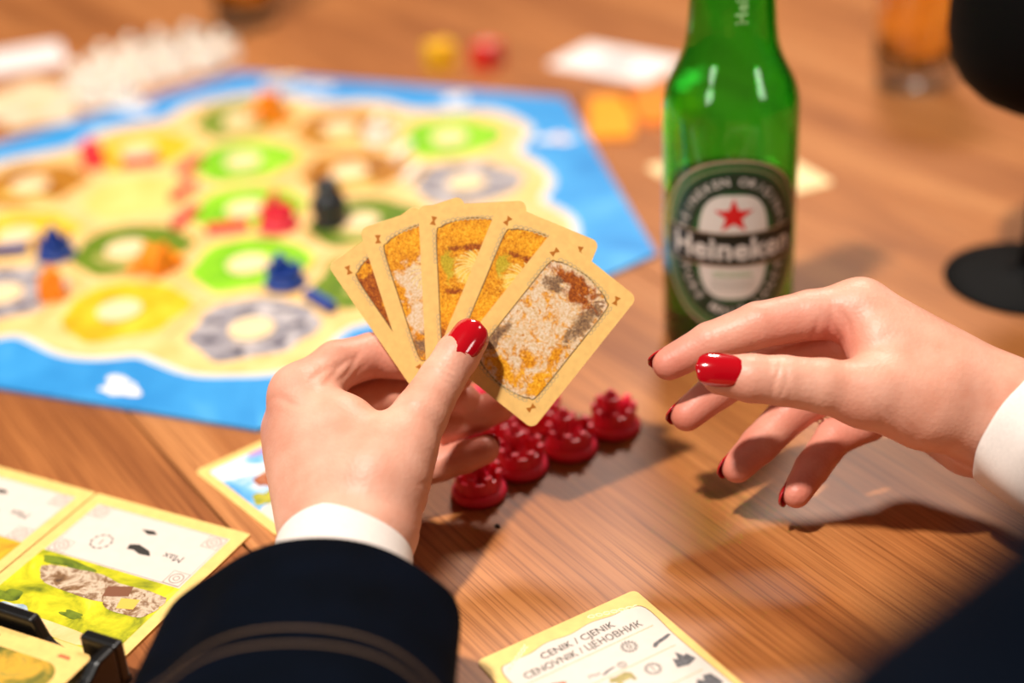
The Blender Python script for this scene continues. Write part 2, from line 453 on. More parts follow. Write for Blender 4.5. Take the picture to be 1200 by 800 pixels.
# right hand reaching in, thumb towards the viewer
R_palm = [
    [(1320, 575, 580, 26), (1178, 494, 608, 23)],
    [(1160, 470, 606, 19), (1008, 364, 618, 12.8)],
    [(1160, 480, 612, 19), (1022, 390, 630, 12.5)],
    [(1160, 490, 618, 18), (1038, 425, 640, 11.5)],
    [(1150, 500, 622, 16), (1056, 462, 646, 10.5)],
    [(1120, 480, 604, 17), (1014, 462, 596, 12.5)],
    [(1100, 450, 604, 17), (1030, 405, 610, 13)],
    [(1135, 512, 628, 15), (1070, 480, 646, 11)],
    [(1085, 478, 600, 15), (1040, 455, 598, 12)],
]
R_fing = [
    [(1014, 462, 596, 12.2), (965, 452, 594, 10.6), (918, 446, 593, 9.7), (880, 443, 593, 9.3), (845, 439, 594, 7.8)],   # thumb
    [(1008, 364, 618, 12), (950, 369, 617, 10), (888, 381, 616, 9.3), (832, 401, 618, 8.1), (784, 426, 620, 6.8)],      # index
    [(1022, 390, 630, 11.5), (965, 402, 636, 10), (900, 419, 638, 9), (842, 456, 634, 7.9), (805, 486, 630, 6.8)],      # middle
    [(1038, 425, 640, 11), (985, 445, 644, 9.6), (928, 482, 642, 8.7), (890, 521, 636, 7.8), (864, 547, 630, 6.6)],     # ring
    [(1056, 462, 646, 10), (1016, 493, 643, 8.6), (978, 512, 640, 7.8), (952, 548, 632, 7.1), (933, 578, 625, 6.0)],    # little
]
rtA = unit(at(845, 439, 594)-at(918, 446, 593))
rn = cv(0, .35, 1)
R_cre = crs((912, 446, 590), rtA, 4, gap=2.3, dep=.6)+[
    (at(952, 385, 615), cv(1, .1, 0), 1.2, .8, 9, cv(0, -.3, 1)), (at(968, 385, 612), cv(1, .25, 0), 1.1, .7, 10, cv(0, -.2, 1)), (at(980, 388, 610), cv(1, .3, 0), 1.1, .8, 11, cv(0, -.2, 1)), (at(991, 392, 610), cv(1, .3, 0), 1.3, 1.0, 12, cv(0, -.2, 1)),
    (at(838, 398, 618), unit(at(784, 426, 620)-at(832, 401, 618)), 1.0, .45, 9, toCam), (at(890, 381, 616), unit(at(832, 401, 618)-at(888, 381, 616)), 1.0, .45, 10, toCam),
    (at(1030, 492, 594), cv(.8, .6, 0), 1.0, .35, 16, toCam), (at(1045, 500, 594), cv(.8, .6, 0), 1.0, .35, 16, toCam), (at(1062, 505, 594), cv(.8, .6, 0), 1.0, .3, 16, toCam)]
R_blush = [(at(*c[-1][:3]), 24, .6) for c in R_fing[1:]]+[(at(845, 439, 594), 18, .3), (at(970, 400, 615), 16, .7), (at(920, 370, 617), 24, .4), (at(1000, 480, 600), 16, .3), (at(930, 480, 642), 22, .5), (at(980, 510, 640), 22, .5)]
right_hand = pchild('hand', hand_mesh(R_palm, R_fing, creases=R_cre, blush=R_blush), SKIN, sub=1)
right_hand['label'] = 'open hand with relaxed fingers reaching over the bare table'
tnR = unit(cv(-.12, .30, 1))
pn(right_hand, at(848, 438.5, 594)+rtA*1.5+tnR*9.3, rtA, tnR, 13.4, 18.5, 8.0)
for ch, hint, wd in ((R_fing[1], (-.55, .55, -.62), 10.5), (R_fing[2], (-.75, .35, -.5), 10.5), (R_fing[3], (-.85, .1, -.35), 10), (R_fing[4], (-.9, -.1, -.2), 9)):
    a, b = ch[-2], ch[-1]
    ax = unit(at(*b[:3])-at(*a[:3])); h_ = cv(*hint); h_ = unit(h_-ax*(h_@ax))
    pn(right_hand, at(*b[:3])+h_*(b[3]+.1)+ax*1.6, ax, h_, wd, 12.0, b[3])

SHIRT = mat('white_shirt_cotton', (222, 212, 204), .8, .2, noise=.05, scale=900)
def denim():
    m, N, L, b = new_mat('dark_denim')
    tc = N.new('ShaderNodeTexCoord'); wv = N.new('ShaderNodeTexWave'); wv.inputs['Scale'].default_value = 700; wv.bands_direction = 'DIAGONAL'
    n = N.new('ShaderNodeTexNoise'); n.inputs['Scale'].default_value = 30
    L.new(tc.outputs['Object'], wv.inputs['Vector']); L.new(tc.outputs['Object'], n.inputs['Vector'])
    r = N.new('ShaderNodeValToRGB'); r.color_ramp.elements[0].color = lin((2, 5, 11)); r.color_ramp.elements[1].color = lin((4, 10, 22))
    r.color_ramp.elements[0].position = .3; r.color_ramp.elements[1].position = .75
    L.new(n.outputs[0], r.inputs[0]); L.new(r.outputs[0], b.inputs['Base Color'])
    bp = N.new('ShaderNodeBump'); bp.inputs['Strength'].default_value = .25; bp.inputs['Distance'].default_value = .0004
    L.new(wv.outputs[0], bp.inputs['Height']); L.new(bp.outputs[0], b.inputs['Normal'])
    b.inputs['Roughness'].default_value = .9; b.inputs['Specular IOR Level'].default_value = .04
    return m
DENIM = denim()
THREAD = mat('brown_thread', (78, 54, 30), .7)

# left shirt cuff
w0, w1 = at(385, 800, 520), at(402, 655, 580)
ax = unit(w1-w0); ex, ey = frame_for(ax, np.array([0, 0, 1.0]))
secs = [(w1+ax*s+np.array([0, 0, .5]), ex*rx, ey*ry) for s, rx, ry in ((-46, 27.5, 25), (-30, 27.2, 25), (-12, 26.8, 24.6), (-2, 26.5, 24.2), (3.0, 26.2, 24))]
v, f = shell_loft(secs, 1.6, 72); pchild('shirt_cuff', pyd(v, f), SHIRT, sub=1)
# left jacket sleeve
hem = at(362, 722, 548)
sax = np.array([-.06, -1.0, .05]); sax /= np.linalg.norm(sax)
SX = np.array([1.0, -.05, 0]); SX /= np.linalg.norm(SX)
SY = np.array([.05, .32, .95])
def sleeve_fold(a, k):
    w_ = lambda c_, s_: math.exp(-(((a-c_+math.pi) % (2*math.pi)-math.pi)/s_)**2)
    return .012*math.sin(3*a+k*.9)+.010*math.sin(5*a-k*.6+1)-.15*w_(2.45, .5)-.05*w_(.6, .4)
hz = max(hem[2], 34)
hem = np.array([hem[0], hem[1], hz])
secs = []
for i, s in enumerate((0, 4, 10, 25, 45, 58, 66, 80, 105, 140, 190, 250)):
    c = hem+sax*s; rx = 54+s*.045; ry = 31+s*.035
    if i == 0: rx, ry = rx-1.2, ry-1.2
    c = np.array([c[0], c[1], max(c[2], ry+1.5)]); secs.append((c, SX*rx, SY*ry))
v, f = shell_loft(secs, 2.2, 96, sleeve_fold); pchild('jacket_sleeve', pyd(v, f), DENIM, sub=1)
def ring_on(secs, s_list, fold, n=96, rr=.5):
    """stitch line round the sleeve"""
    v, f = [], []
    c0, x0, y0, k = s_list
    pts = []
    for i in range(n):
        a = 2*math.pi*i/n; sfac = 1+fold(a, k)
        pts.append(c0+(x0*math.cos(a)+y0*math.sin(a))*sfac)
    m = 6
    for i, p in enumerate(pts):
        d = unit(pts[(i+1) % n]-pts[i-1]); o = unit(p-c0); b = np.cross(d, o)
        for j in range(m):
            q = 2*math.pi*j/m; v.append(p+o*rr*.7*math.cos(q)+b*rr*1.6*math.sin(q))
    for i in range(n):
        for j in range(m):
            f.append([i*m+j, i*m+(j+1) % m, ((i+1) % n)*m+(j+1) % m, ((i+1) % n)*m+j])
    return pyd(v, f)
for idx_ in (5, 6):
    c, x_, y_ = secs[idx_]
    st = pchild('stitching', ring_on(secs, (c, x_*1.004, y_*1.004, idx_), sleeve_fold), THREAD)
    st['label'] = 'brown stitch line'
# right shirt cuff
wr = at(1178, 494, 608); fr = at(1320, 575, 580); axr = unit(fr-wr); ex, ey = frame_for(axr, np.array([0, 0, 1.0]))
def cuff_fold(a, k): return .03*math.sin(2*a+.5)+.02*math.sin(4*a+k*.8)+.012*math.sin(9*a+k)
secs = [(wr+axr*s, ex*rx, ey*ry) for s, rx, ry in ((3, 28, 26.5), (6, 28.6, 27), (12, 29, 27.4), (25, 30, 28), (45, 31, 29), (60, 31, 29))]
v, f = shell_loft(secs, 1.6, 72, cuff_fold); pchild('shirt_cuff', pyd(v, f), SHIRT, sub=1)
# right jacket sleeve: forearm runs out of frame, elbow, upper arm passes close by the camera
b1, b2 = at(1200, 604, 212), at(995, 805, 212)
ud = unit(b1-b2); outn = unit(cv(.69, -.72, 0)); 
elbow = b1+ud*150+outn*40; shoulder = b2-ud*60+outn*120
path = [wr+axr*26+np.array([0, 0, 6]), wr+axr*70+np.array([12, -8, 16]), (wr+axr*26)*.45+elbow*.55+np.array([32, 10, 4]), elbow+np.array([10, 10, 0]), b1+ud*80+outn*45, b1+ud*20+outn*46, b2*.5+b1*.5+outn*48, b2-ud*22+outn*52, shoulder]
rad = [35, 38, 42, 45, 46, 47, 48, 50, 54]
pp = spline(path, 6); rr_ = [float(x[0]) for x in spline([(r_,) for r_ in rad], 6)]
secs = []; hint = np.array([.3, 0, 1.0])
for i, c in enumerate(pp):
    d = unit(pp[min(i+1, len(pp)-1)]-pp[max(i-1, 0)]); x_, y_ = frame_for(d, hint); secs.append((c, x_*rr_[i], y_*rr_[i]))
def rs_fold(a, k): return .02*math.sin(3*a+k*.7)+.015*math.sin(5*a-k*.5)
v, f = shell_loft(secs, 2.2, 64, rs_fold); pchild('jacket_sleeve', pyd(v, f), DENIM, sub=1)

# ------------------------------------------------------------------ cards
CW, CH = 44.0, 68.5
CARD = mat('card_border_tan', (236, 190, 112), .5, .35, noise=.07, scale=300)
CARD2 = mat('card_border_yellow', (228, 194, 116), .5, .35, noise=.06, scale=250)
EDGE_INK = mat('brown_ink', (176, 104, 16), .5)
FILI = mat('grey_filigree_ink', (196, 170, 122), .5)
FINE = mat('dark_outline_ink', (112, 84, 44), .5)
def zoned(name, base, zones, scale=220, speck=None):
    """printed picture: fine-grained base with soft-edged painted zones, in card coordinates"""
    m, N, L, b = new_mat(name)
    tc = N.new('ShaderNodeTexCoord')
    def noise(sc, det=8, dist=.5):
        n = N.new('ShaderNodeTexNoise'); n.inputs['Scale'].default_value = sc; n.inputs['Detail'].default_value = det; n.inputs['Distortion'].default_value = dist; n.inputs['Roughness'].default_value = .7
        L.new(tc.outputs['Object'], n.inputs['Vector']); return n.outputs[0]
    def ramp(src, stops):
        r = N.new('ShaderNodeValToRGB'); el = r.color_ramp.elements
        while len(el) < len(stops): el.new(.5)
        for e, (p, c) in zip(el, stops): e.position = p; e.color = lin(c)
        L.new(src, r.inputs[0]); return r.outputs[0]
    fine, rag = noise(scale*5.5, 8, .8), noise(scale*.9, 10, .6)
    col = ramp(fine, base)
    if speck:
        q = N.new('ShaderNodeMath'); q.operation = 'MULTIPLY_ADD'; q.use_clamp = True; L.new(noise(scale*1.6, 10, .8), q.inputs[0]); q.inputs[1].default_value = 9; q.inputs[2].default_value = -4.45
        mx = N.new('ShaderNodeMix'); mx.data_type = 'RGBA'; L.new(q.outputs[0], mx.inputs[0]); L.new(col, mx.inputs[6]); L.new(ramp(fine, speck), mx.inputs[7]); col = mx.outputs[2]
    for cx, cy, rx, ry, stops in zones:
        mp = N.new('ShaderNodeMapping'); mp.vector_type = 'POINT'
        mp.inputs['Location'].default_value = (-cx/rx, -cy/ry, 0); mp.inputs['Scale'].default_value = (1000/rx, 1000/ry, 0)
        L.new(tc.outputs['Object'], mp.inputs[0])
        ln = N.new('ShaderNodeVectorMath'); ln.operation = 'LENGTH'; L.new(mp.outputs[0], ln.inputs[0])
        a = N.new('ShaderNodeMath'); a.operation = 'MULTIPLY_ADD'; L.new(rag, a.inputs[0]); a.inputs[1].default_value = 3.6; a.inputs[2].default_value = -.8
        d = N.new('ShaderNodeMath'); d.operation = 'SUBTRACT'; L.new(a.outputs[0], d.inputs[0]); L.new(ln.outputs['Value'], d.inputs[1])
        k = N.new('ShaderNodeMath'); k.operation = 'MULTIPLY'; k.use_clamp = True; L.new(d.outputs[0], k.inputs[0]); k.inputs[1].default_value = 2.4
        mx = N.new('ShaderNodeMix'); mx.data_type = 'RGBA'; L.new(k.outputs[0], mx.inputs[0]); L.new(col, mx.inputs[6]); L.new(ramp(fine, stops), mx.inputs[7]); col = mx.outputs[2]
    L.new(col, b.inputs['Base Color']); b.inputs['Roughness'].default_value = .42
    return m
GOLD = [(.34, (128, 62, 4)), (.45, (204, 122, 10)), (.56, (232, 160, 24)), (.68, (246, 204, 84))]
BRIGHT = [(.34, (176, 96, 4)), (.48, (230, 152, 12)), (.66, (248, 200, 64))]
BROWN = [(.3, (70, 26, 4)), (.46, (134, 58, 10)), (.6, (196, 108, 22)), (.74, (232, 160, 60))]
PALE = [(.3, (176, 122, 60)), (.42, (214, 176, 120)), (.55, (226, 204, 176)), (.72, (236, 222, 206))]  # whitish tan mottling used in two of the card pictures
SMOKE = [(.3, (66, 44, 36)), (.48, (124, 92, 68)), (.62, (182, 142, 92)), (.75, (226, 200, 170))]
STRAW = [(.3, (214, 160, 40)), (.5, (238, 198, 84)), (.7, (248, 222, 140))]
OLIVE = [(.3, (120, 100, 10)), (.5, (186, 160, 30)), (.7, (222, 196, 70))]
PICM = {
    1: zoned('picture_brown', BROWN, [(11, 14, 6, 9, BRIGHT), (12, 58, 5, 3, GOLD), (12, 40, 4, 4, GOLD)]),
    2: zoned('picture_gold_and_pale', GOLD, [(18, 40, 13, 11, PALE), (12, 26, 6, 9, PALE), (13, 15, 6, 7, SMOKE), (22, 57, 15, 5, BRIGHT), (24, 42, 6, 4, STRAW)], 220, GOLD),
    3: zoned('picture_gold', GOLD, [(11, 44, 3, 8, OLIVE), (23, 42, 10, 8, STRAW), (22, 50.5, 14, 1.6, BROWN), (22, 57, 15, 4.4, BRIGHT), (12, 25, 6, 6, BRIGHT), (13, 33, 6, 1.2, BROWN), (11, 13, 5, 6, BROWN), (33, 30, 3, 9, BROWN)]),
    4: zoned('picture_gold_second', GOLD, [(11, 45, 3, 6, OLIVE), (22, 41, 10, 8, STRAW), (22, 50.5, 14, 1.6, BROWN), (22, 57, 15, 4.4, BRIGHT), (12, 25, 6, 7, BRIGHT), (12, 13, 6, 5, BROWN), (33, 30, 3, 9, BROWN)]),
    5: zoned('picture_pale', PALE, [(20, 57, 15, 4, BROWN), (33, 47, 4, 12, SMOKE), (25, 53, 8, 4, BROWN), (20, 12, 12, 5, BRIGHT), (34, 18, 5, 9, BRIGHT), (9, 21, 3, 8, SMOKE), (33, 29, 3, 5, GOLD), (25, 21, 5, 4, GOLD), (14, 52, 5, 4, SMOKE)], 200, GOLD),
}
def card_frame_print(o, z):
    """ornament of the tan frame: hour-glass marks in the corners, double wavy line and a fine outline round the picture"""
    x0, x1, y0, y1 = 4.8, CW-4.8, 5.2, CH-5.2
    hg = []
    for cx, cy, a in ((6.0, CH-6.4, -.25), (CW-6.0, CH-6.4, .25), (6.0, 6.4, .25), (CW-6.0, 6.4, -.25)):
        pts = [(-1.25, 1.7), (1.25, 1.7), (.35, 0), (1.25, -1.7), (-1.25, -1.7), (-.35, 0)]
        c, s = math.cos(a), math.sin(a)
        hg.append(poly_flat([(cx+x*c-y*s, cy+x*s+y*c) for x, y in pts], z+.05))
    link_each('corner_mark', hg, EDGE_INK, o)
    wl = {}
    for s_ in (0, math.pi):
        for yy, sg in ((CH-6.6, -1), (6.6, 1)):
            pts = [(9+i*(CW-18)/48, yy+sg*-.6+.75*math.sin(i*.85+s_)+2.2*sg*abs(1-2*i/48)**3*.8) for i in range(49)]
            wl.setdefault(('t', yy), []).append(strip(pts, .38, z+.03))
        for xx, sg in ((6.4, 1), (CW-6.4, -1)):
            for ya, yb in ((9.5, 24), (CH-24, CH-9.5)):
                pts = [(xx-.5*sg+.65*math.sin(i*.85+s_), ya+(yb-ya)*i/26) for i in range(27)]
                wl.setdefault((xx, ya), []).append(strip(pts, .34, z+.03))
    for q in wl.values(): link('filigree', join_flat(q), FILI, o)
def picture_outline(m=0.0):
    pts = [(7.2+m, 12), (7.0+m, CH*.5), (7.2+m, CH-12), (9.4+m, CH-9.3-m), (13, CH-7.6-m), (CW/2, CH-6.2-m), (CW-13, CH-7.6-m), (CW-9.4-m, CH-9.3-m), (CW-7.2-m, CH-12),
           (CW-7.0-m, CH*.5), (CW-7.2-m, 12), (CW-9.4-m, 9.3+m), (CW-13, 7.6+m), (CW/2, 6.2+m), (13, 7.6+m), (9.4+m, 9.3+m)]
    return [tuple(p) for p in spline(pts, 4, True)]
def matrix(origin, ex, ey):
    ez = np.cross(ex, ey)
    return Matrix([[ex[0], ey[0], ez[0], origin[0]*.001], [ex[1], ey[1], ez[1], origin[1]*.001], [ex[2], ey[2], ez[2], origin[2]*.001], [0, 0, 0, 1]])
CARD_ME = prism(rrect(0, CW, 0, CH, 3.2), 0, .32); CARD_ME.materials.append(CARD)
PIC_ME = flat(picture_outline(), .36); OUT_ME = flat(picture_outline(-.45), .34)
def sheaf(cx, cy, r0, r1, n, seed):
    rd = random.Random(seed); out = []
    for i in range(n):
        a = 2*math.pi*i/n+rd.uniform(-.08, .08); sw = .55
        pts = [(cx+q*math.cos(a+sw*(q-r0)/(r1-r0)), cy+q*math.sin(a+sw*(q-r0)/(r1-r0))*.82) for q in np.linspace(r0, r1, 6)]
        out.append(strip(pts, .3, .42))
    return out
SHEAF_INK = mat('pale_straw_ink', (240, 214, 140), .5)
cn = unit(-(at(600, 380, 630)-CAM)); 
fan_x0 = unit(CR-cn*(CR@cn)); fan_y0 = np.cross(cn, fan_x0)
fan = [  # top-left pixel, rotation (deg, clockwise in the picture), picture style, label
    ((384, 311), -34.5, 1, 'hand-held wheat card with dark brown picture, fully lapped by its pale neighbour'),
    ((421, 268), -18.0, 2, 'hand-held wheat card with pale mottled picture lapping over the dark brown one'),
    ((490, 241), -2.8, 3, 'upright hand-held wheat card in the fan middle with clean golden picture'),
    ((586, 235), 22.5, 4, 'hand-held golden wheat card lying directly beneath the topmost whitish card'),
    ((648, 270), 38.5, 5, 'topmost hand-held card, fully visible, with whitish picture under the thumb'),
]
T0 = float((at(600, 380, 632)-CAM)@(-cn))
for i, ((u, v_), ang, sty, lab) in enumerate(fan):
    d = at(u, v_, 1.0)-CAM; dist = (T0-i*.75)/float(d@(-cn)); tl = CAM+d*dist
    a = math.radians(ang); ex = fan_x0*math.cos(a)-fan_y0*math.sin(a); ey = fan_x0*math.sin(a)+fan_y0*math.cos(a)
    org = tl-ey*CH
    o = link('playing_card', CARD_ME); o.matrix_world = matrix(org, ex, ey); tag(o, lab, 'card', 'wheat cards fanned in the hand')
    link('picture_outline', OUT_ME.copy(), FINE, o)
    link('picture', PIC_ME.copy(), PICM[sty], o)
    card_frame_print(o, .34)
    if sty in (2, 3, 4):
        link('straw_lines', join_flat(sheaf(23, 42, 2, 9.5, 24, i)), SHEAF_INK, o)

def lying(name, px0, px1, wid, hei, z0, label, cat, group=None, m=CARD2, r_=2.5, thick=.5, dy=1):
    """a flat rectangle on the table: px0 -> px1 is its far edge, left to right; y runs away from the viewer"""
    a, b = ground(*px0), ground(*px1); ex = unit(b-a); ey = np.array([-ex[1], ex[0], 0])
    W_ = wid or float(np.linalg.norm(b-a))
    o = link(name, prism(rrect(0, W_, -hei, 0, r_), 0, thick), m); o.matrix_world = matrix(a+np.array([0, 0, z0]), ex, ey)
    tag(o, label, cat, group); return o, W_
INK = mat('black_ink', (42, 38, 34), .6)
GREY_INK = mat('grey_ink', (84, 78, 76), .6)
PANEL = mat('cream_panel', (216, 202, 190), .55, noise=.03, scale=200)

# price list card
pc, PWD = lying('price_list_card', (558, 776), (744, 692), None, 104, 0, 'building price list card lettered CENIK on bare wood', 'card', thick=.6)
_o = [(4, -8), (9.5, -4.9), (18, -5.0), (26, -3.4), (36, -4.6), (46, -3.4), (55, -4.8), (62, -5.0), (PWD-4.4, -8.5), (PWD-4.9, -30), (PWD-4.2, -60), (PWD-4.6, -96), (PWD-9, -100), (10, -100), (4.5, -95), (4.6, -60), (4.0, -30)]
_sp = [tuple(p) for p in spline([(x+1.0, y-3.2) for x, y in _o], 5, True)]
link('panel_outline', flat([((x-PWD/2)*1.012+PWD/2, (y+52)*1.006-52) for x, y in _sp], .63), FINE, pc)
link('panel', flat(_sp, .65), PANEL, pc)
z = .70
tx = [text_flat('CENIK / CJENIK', 4.9, PWD/2+1, -12.3, z=z, sx=.98, bold=.055), text_flat('CENOVNIK / ЦЕНОВНИК', 4.9, PWD/2, -17.9, z=z, sx=.93, bold=.055)]
link_each('lettering', tx, INK, pc)
link_each('rule_line', [strip([(7, yy), (PWD-7, yy)], .35, z-.02) for yy in (-21.6, -35.5, -52, -68)], mat('ochre_ink', (196, 160, 84), .6), pc)
def wreath(cx, cy, r_, num, size):
    return [ring_flat(cx, cy, r_*.74, r_*1.0, z, 28, gaps=2), ring_flat(cx, cy, r_*.62, r_*.72, z, 28), text_flat(num, size, cx, cy, z=z, bold=.03)]
link_each('point_wreath', [wreath(51, -26.3, 3.4, '0', 4.2), wreath(43, -33, 1.9, '2', 2.2), wreath(51, -41.3, 3.4, '1', 4.2), wreath(51, -57.5, 3.4, '2', 4.2)], GREY_INK, pc)
link('lettering', join_flat([text_flat('Max', 3.0, 31.5, -31.8, z=z)]), GREY_INK, pc)
road_ = [(33.5, -33.6), (36, -32.4), (40, -32), (40.2, -32.6), (37, -33.2), (35, -34)]
icon = [poly_flat(road_, z)]
for (cx, cy, s) in ((63, -30.6, 1.0),):
    icon += [poly_flat([(cx-5, cy-1), (cx-3.5, cy+.6), (cx+4, cy+1.9), (cx+5, cy+1), (cx+2, cy-.2), (cx-2, cy-.8), (cx-4, cy-2)], z)]
icon += [poly_flat([(58.5, -46), (60, -41), (61.5, -42.5), (63, -38.5), (64.6, -42), (66, -41.5), (67.3, -45.8), (63, -47.2)], z)]
icon += [poly_flat([(58, -63), (58.4, -57.5), (60.5, -55), (62.5, -57), (63.4, -54.5), (66.5, -55.3), (67.6, -61.5), (63, -63.6)], z)]
link_each('building_icon', icon, mat('slate_ink', (92, 90, 92), .6, noise=.5, scale=900), pc)
link('brick_icon', flat(blob(15.5, -29, 4.6, 2.6, 3, rough=.2), z), paint('brick_print', [(.3, (150, 52, 12)), (.55, (214, 92, 24)), (.75, (236, 140, 60))], 500), pc)
link('log_icon', flat(blob(7.2+1, -27.8, 2.8, 2.4, 5, rough=.2), z), paint('log_print', [(.3, (84, 50, 14)), (.6, (150, 104, 40))], 500), pc)
link('wheat_icon', flat(blob(27, -41, 3.6, 2.6, 9), z), paint('wheat_print', [(.3, (216, 160, 20)), (.6, (244, 204, 60))], 500), pc)
link('sheep_icon', flat([(33.5, -38.6), (35, -36.4), (37, -37), (41.5, -36.6), (43.4, -38.4), (43, -42.6), (41.8, -42.4), (41.4, -40.8), (37.4, -40.8), (37, -42.8), (35.8, -42.6), (35.6, -39.6)], z), paint('sheep_print', [(.3, (110, 96, 34)), (.6, (168, 150, 70))], 400), pc)
fl = []
for s_ in (0, math.pi):
    for (xa, ya, xb, yb) in ((6, -12, 20, -3.4), (48, -3.2, PWD-5, -9)):
        fl.append(strip([(xa+(xb-xa)*i/30, ya+(yb-ya)*i/30+.9*math.sin(i*.7+s_)) for i in range(31)], .5, .66))
link_each('filigree', [[fl[0], fl[2]], [fl[1], fl[3]]], mat('pale_filigree', (252, 238, 186), .5), pc)

# two building cards lying side by side, turned to the other player
town_print = paint('town_print', [(.28, (58, 40, 30)), (.42, (132, 96, 62)), (.52, (206, 184, 158)), (.62, (120, 84, 50)), (.75, (222, 206, 188))], 110, detail=5)
grass_print = paint('grass_print', [(.28, (96, 108, 12)), (.45, (178, 176, 18)), (.6, (222, 208, 32)), (.78, (236, 222, 90))], 55)
dgrass_print = paint('hedge_print', [(.3, (58, 76, 10)), (.6, (116, 132, 26))], 180)
pond_print = paint('pond_print', [(.3, (120, 150, 170)), (.5, (184, 196, 200)), (.7, (232, 226, 214))], 80)
sand_print = paint('sand_print', [(.3, (226, 178, 110)), (.6, (242, 206, 150))], 60)
hill_print = paint('hill_print', [(.3, (92, 112, 10)), (.42, (188, 180, 30)), (.55, (216, 168, 40)), (.75, (170, 110, 30))], 60)
def building_card(shift, lab, second):
    a, b = ground(115, 580), ground(293, 628); ex = unit(b-a); W_ = 82.0
    o = link('building_card', prism(rrect(0, W_, -90, 0, 1.2), 0, 1.2), CARD2); ey = np.array([-ex[1], ex[0], 0])
    o.matrix_world = matrix(a+ex*shift, ex, ey); tag(o, lab, 'card', 'building cards by the black tray')
    z = 1.24
    link('picture', flat([(5.5, -86), (W_-5.5, -86), (W_-5.5, -42), (5.5, -42)], z), hill_print if second else grass_print, o)
    link('panel', flat([(6, -42), (W_-6, -42), (W_-6, -6.5), (6, -6.5)], z+.03), PANEL, o)
    link('panel_border', join_flat([strip([(6.8, -41.4), (W_-6.8, -41.4), (W_-6.8, -7.2), (6.8, -7.2), (6.8, -41.4)], .5, z+.06)]+
         [q for cx, cy in ((11, -11), (W_-11, -11), (11, -37), (W_-11, -37)) for q in (ring_flat(cx, cy, 2.6, 3.3, z+.07), ring_flat(cx, cy, 1.0, 1.6, z+.07), strip([(cx-4, cy-4), (cx+4, cy-4), (cx+4, cy+4), (cx-4, cy+4), (cx-4, cy-4)], .5, z+.07))]), mat('border_ink', (168, 152, 140), .6), o)
    z2 = z+.08
    pr = [text_flat('Max', 6.0, 61, -26, rot=math.pi, z=z2), ring_flat(25.5, -28.5, 4.2, 5.0, z2, 30, gaps=3), text_flat('1', 5, 25.5, -28.5, rot=math.pi, z=z2)]
    link('lettering', join_flat(pr[:1]), GREY_INK, o); link('point_wreath', join_flat(pr[1:]), GREY_INK, o)
    link_each('road_icon', [poly_flat([(38, -25.5), (42, -24), (49, -26.2), (51.5, -29), (46, -29.5), (42, -28), (39, -28.6)], z2), poly_flat([(36, -14.8), (42, -13.8), (45, -15.6), (41, -17)], z2)], INK, o)
    if not second:
        for nm, pl, m, zz in (('hedge', blob(22, -46, 12, 3, 3), dgrass_print, .06), ('town', blob(44, -54, 27, 8.5, 8, rough=.2), town_print, .08), ('town', blob(64, -58, 11, 7, 4), town_print, .10), ('hedge', blob(13, -72, 6, 4, 14), dgrass_print, .07), ('pond', blob(22, -80, 8, 5, 5), pond_print, .09), ('sand', blob(44, -82, 22, 4, 25, rough=.15), sand_print, .05), ('hedge', blob(46, -72, 6, 1.8, 6), dgrass_print, .08), ('roof', [(48, -52), (58, -48), (60, -54), (50, -58)], mat('roof_print', (120, 72, 44), .6), .13), ('wall_print', [(58, -56), (66, -54), (67, -60), (60, -62)], mat('wall_print', (226, 176, 70), .6), .13)):
            link(nm, flat([(min(max(x, 5.6), W_-5.6), min(max(y, -85.8), -42.2)) for x, y in pl], z+zz), m, o)
    return o
building_card(0, 'building card picturing a grey-brown town above green meadow', False)
building_card(-82.8, 'building card picturing ochre hills, partly cut off beside the town card', True)

# card with a blue sky picture, lying by the wrist
a = ground(228, 553); b = ground(322, 627); ex = unit(b-a); ey = np.array([-ex[1], ex[0], 0])
sk = link('sky_card', prism(rrect(0, CH, 0, CW, 3), 0, .5), CARD2); sk.matrix_world = matrix(a, ex, ey)
tag(sk, 'small card with blue sky and brown roof picture beside the wrist', 'card')
link('picture', flat(rrect(5, CH-14, 4.6, CW-5, 1.5), .54), paint('sky_print', [(.35, (60, 140, 206)), (.5, (110, 178, 226)), (.62, (232, 232, 236))], 40, detail=3), sk)
for nm, pl, m, zz in (('cloud', blob(22, 30, 5, 4, 3), mat('cloud_print', (240, 236, 236), .5), .56), ('roof', blob(30, 22, 6, 9, 8, rough=.3), paint('roof_paint', [(.3, (92, 40, 20)), (.5, (166, 88, 50)), (.7, (210, 160, 120))], 200), .58), ('bush', blob(41, 12, 6, 5, 6), paint('bush_paint', [(.3, (96, 120, 20)), (.6, (190, 180, 60))], 200), .57), ('dusk', blob(8, 32, 2.4, 7, 2), mat('dusk_print', (176, 130, 190), .5), .57), ('banner', rrect(46, CH-5, 4.6, CW-5, 4), PANEL, .575), ('mark', blob(52, 16, 1.6, 1.6, 9), INK, .60)):
    link(nm, flat(pl, zz), m, sk)

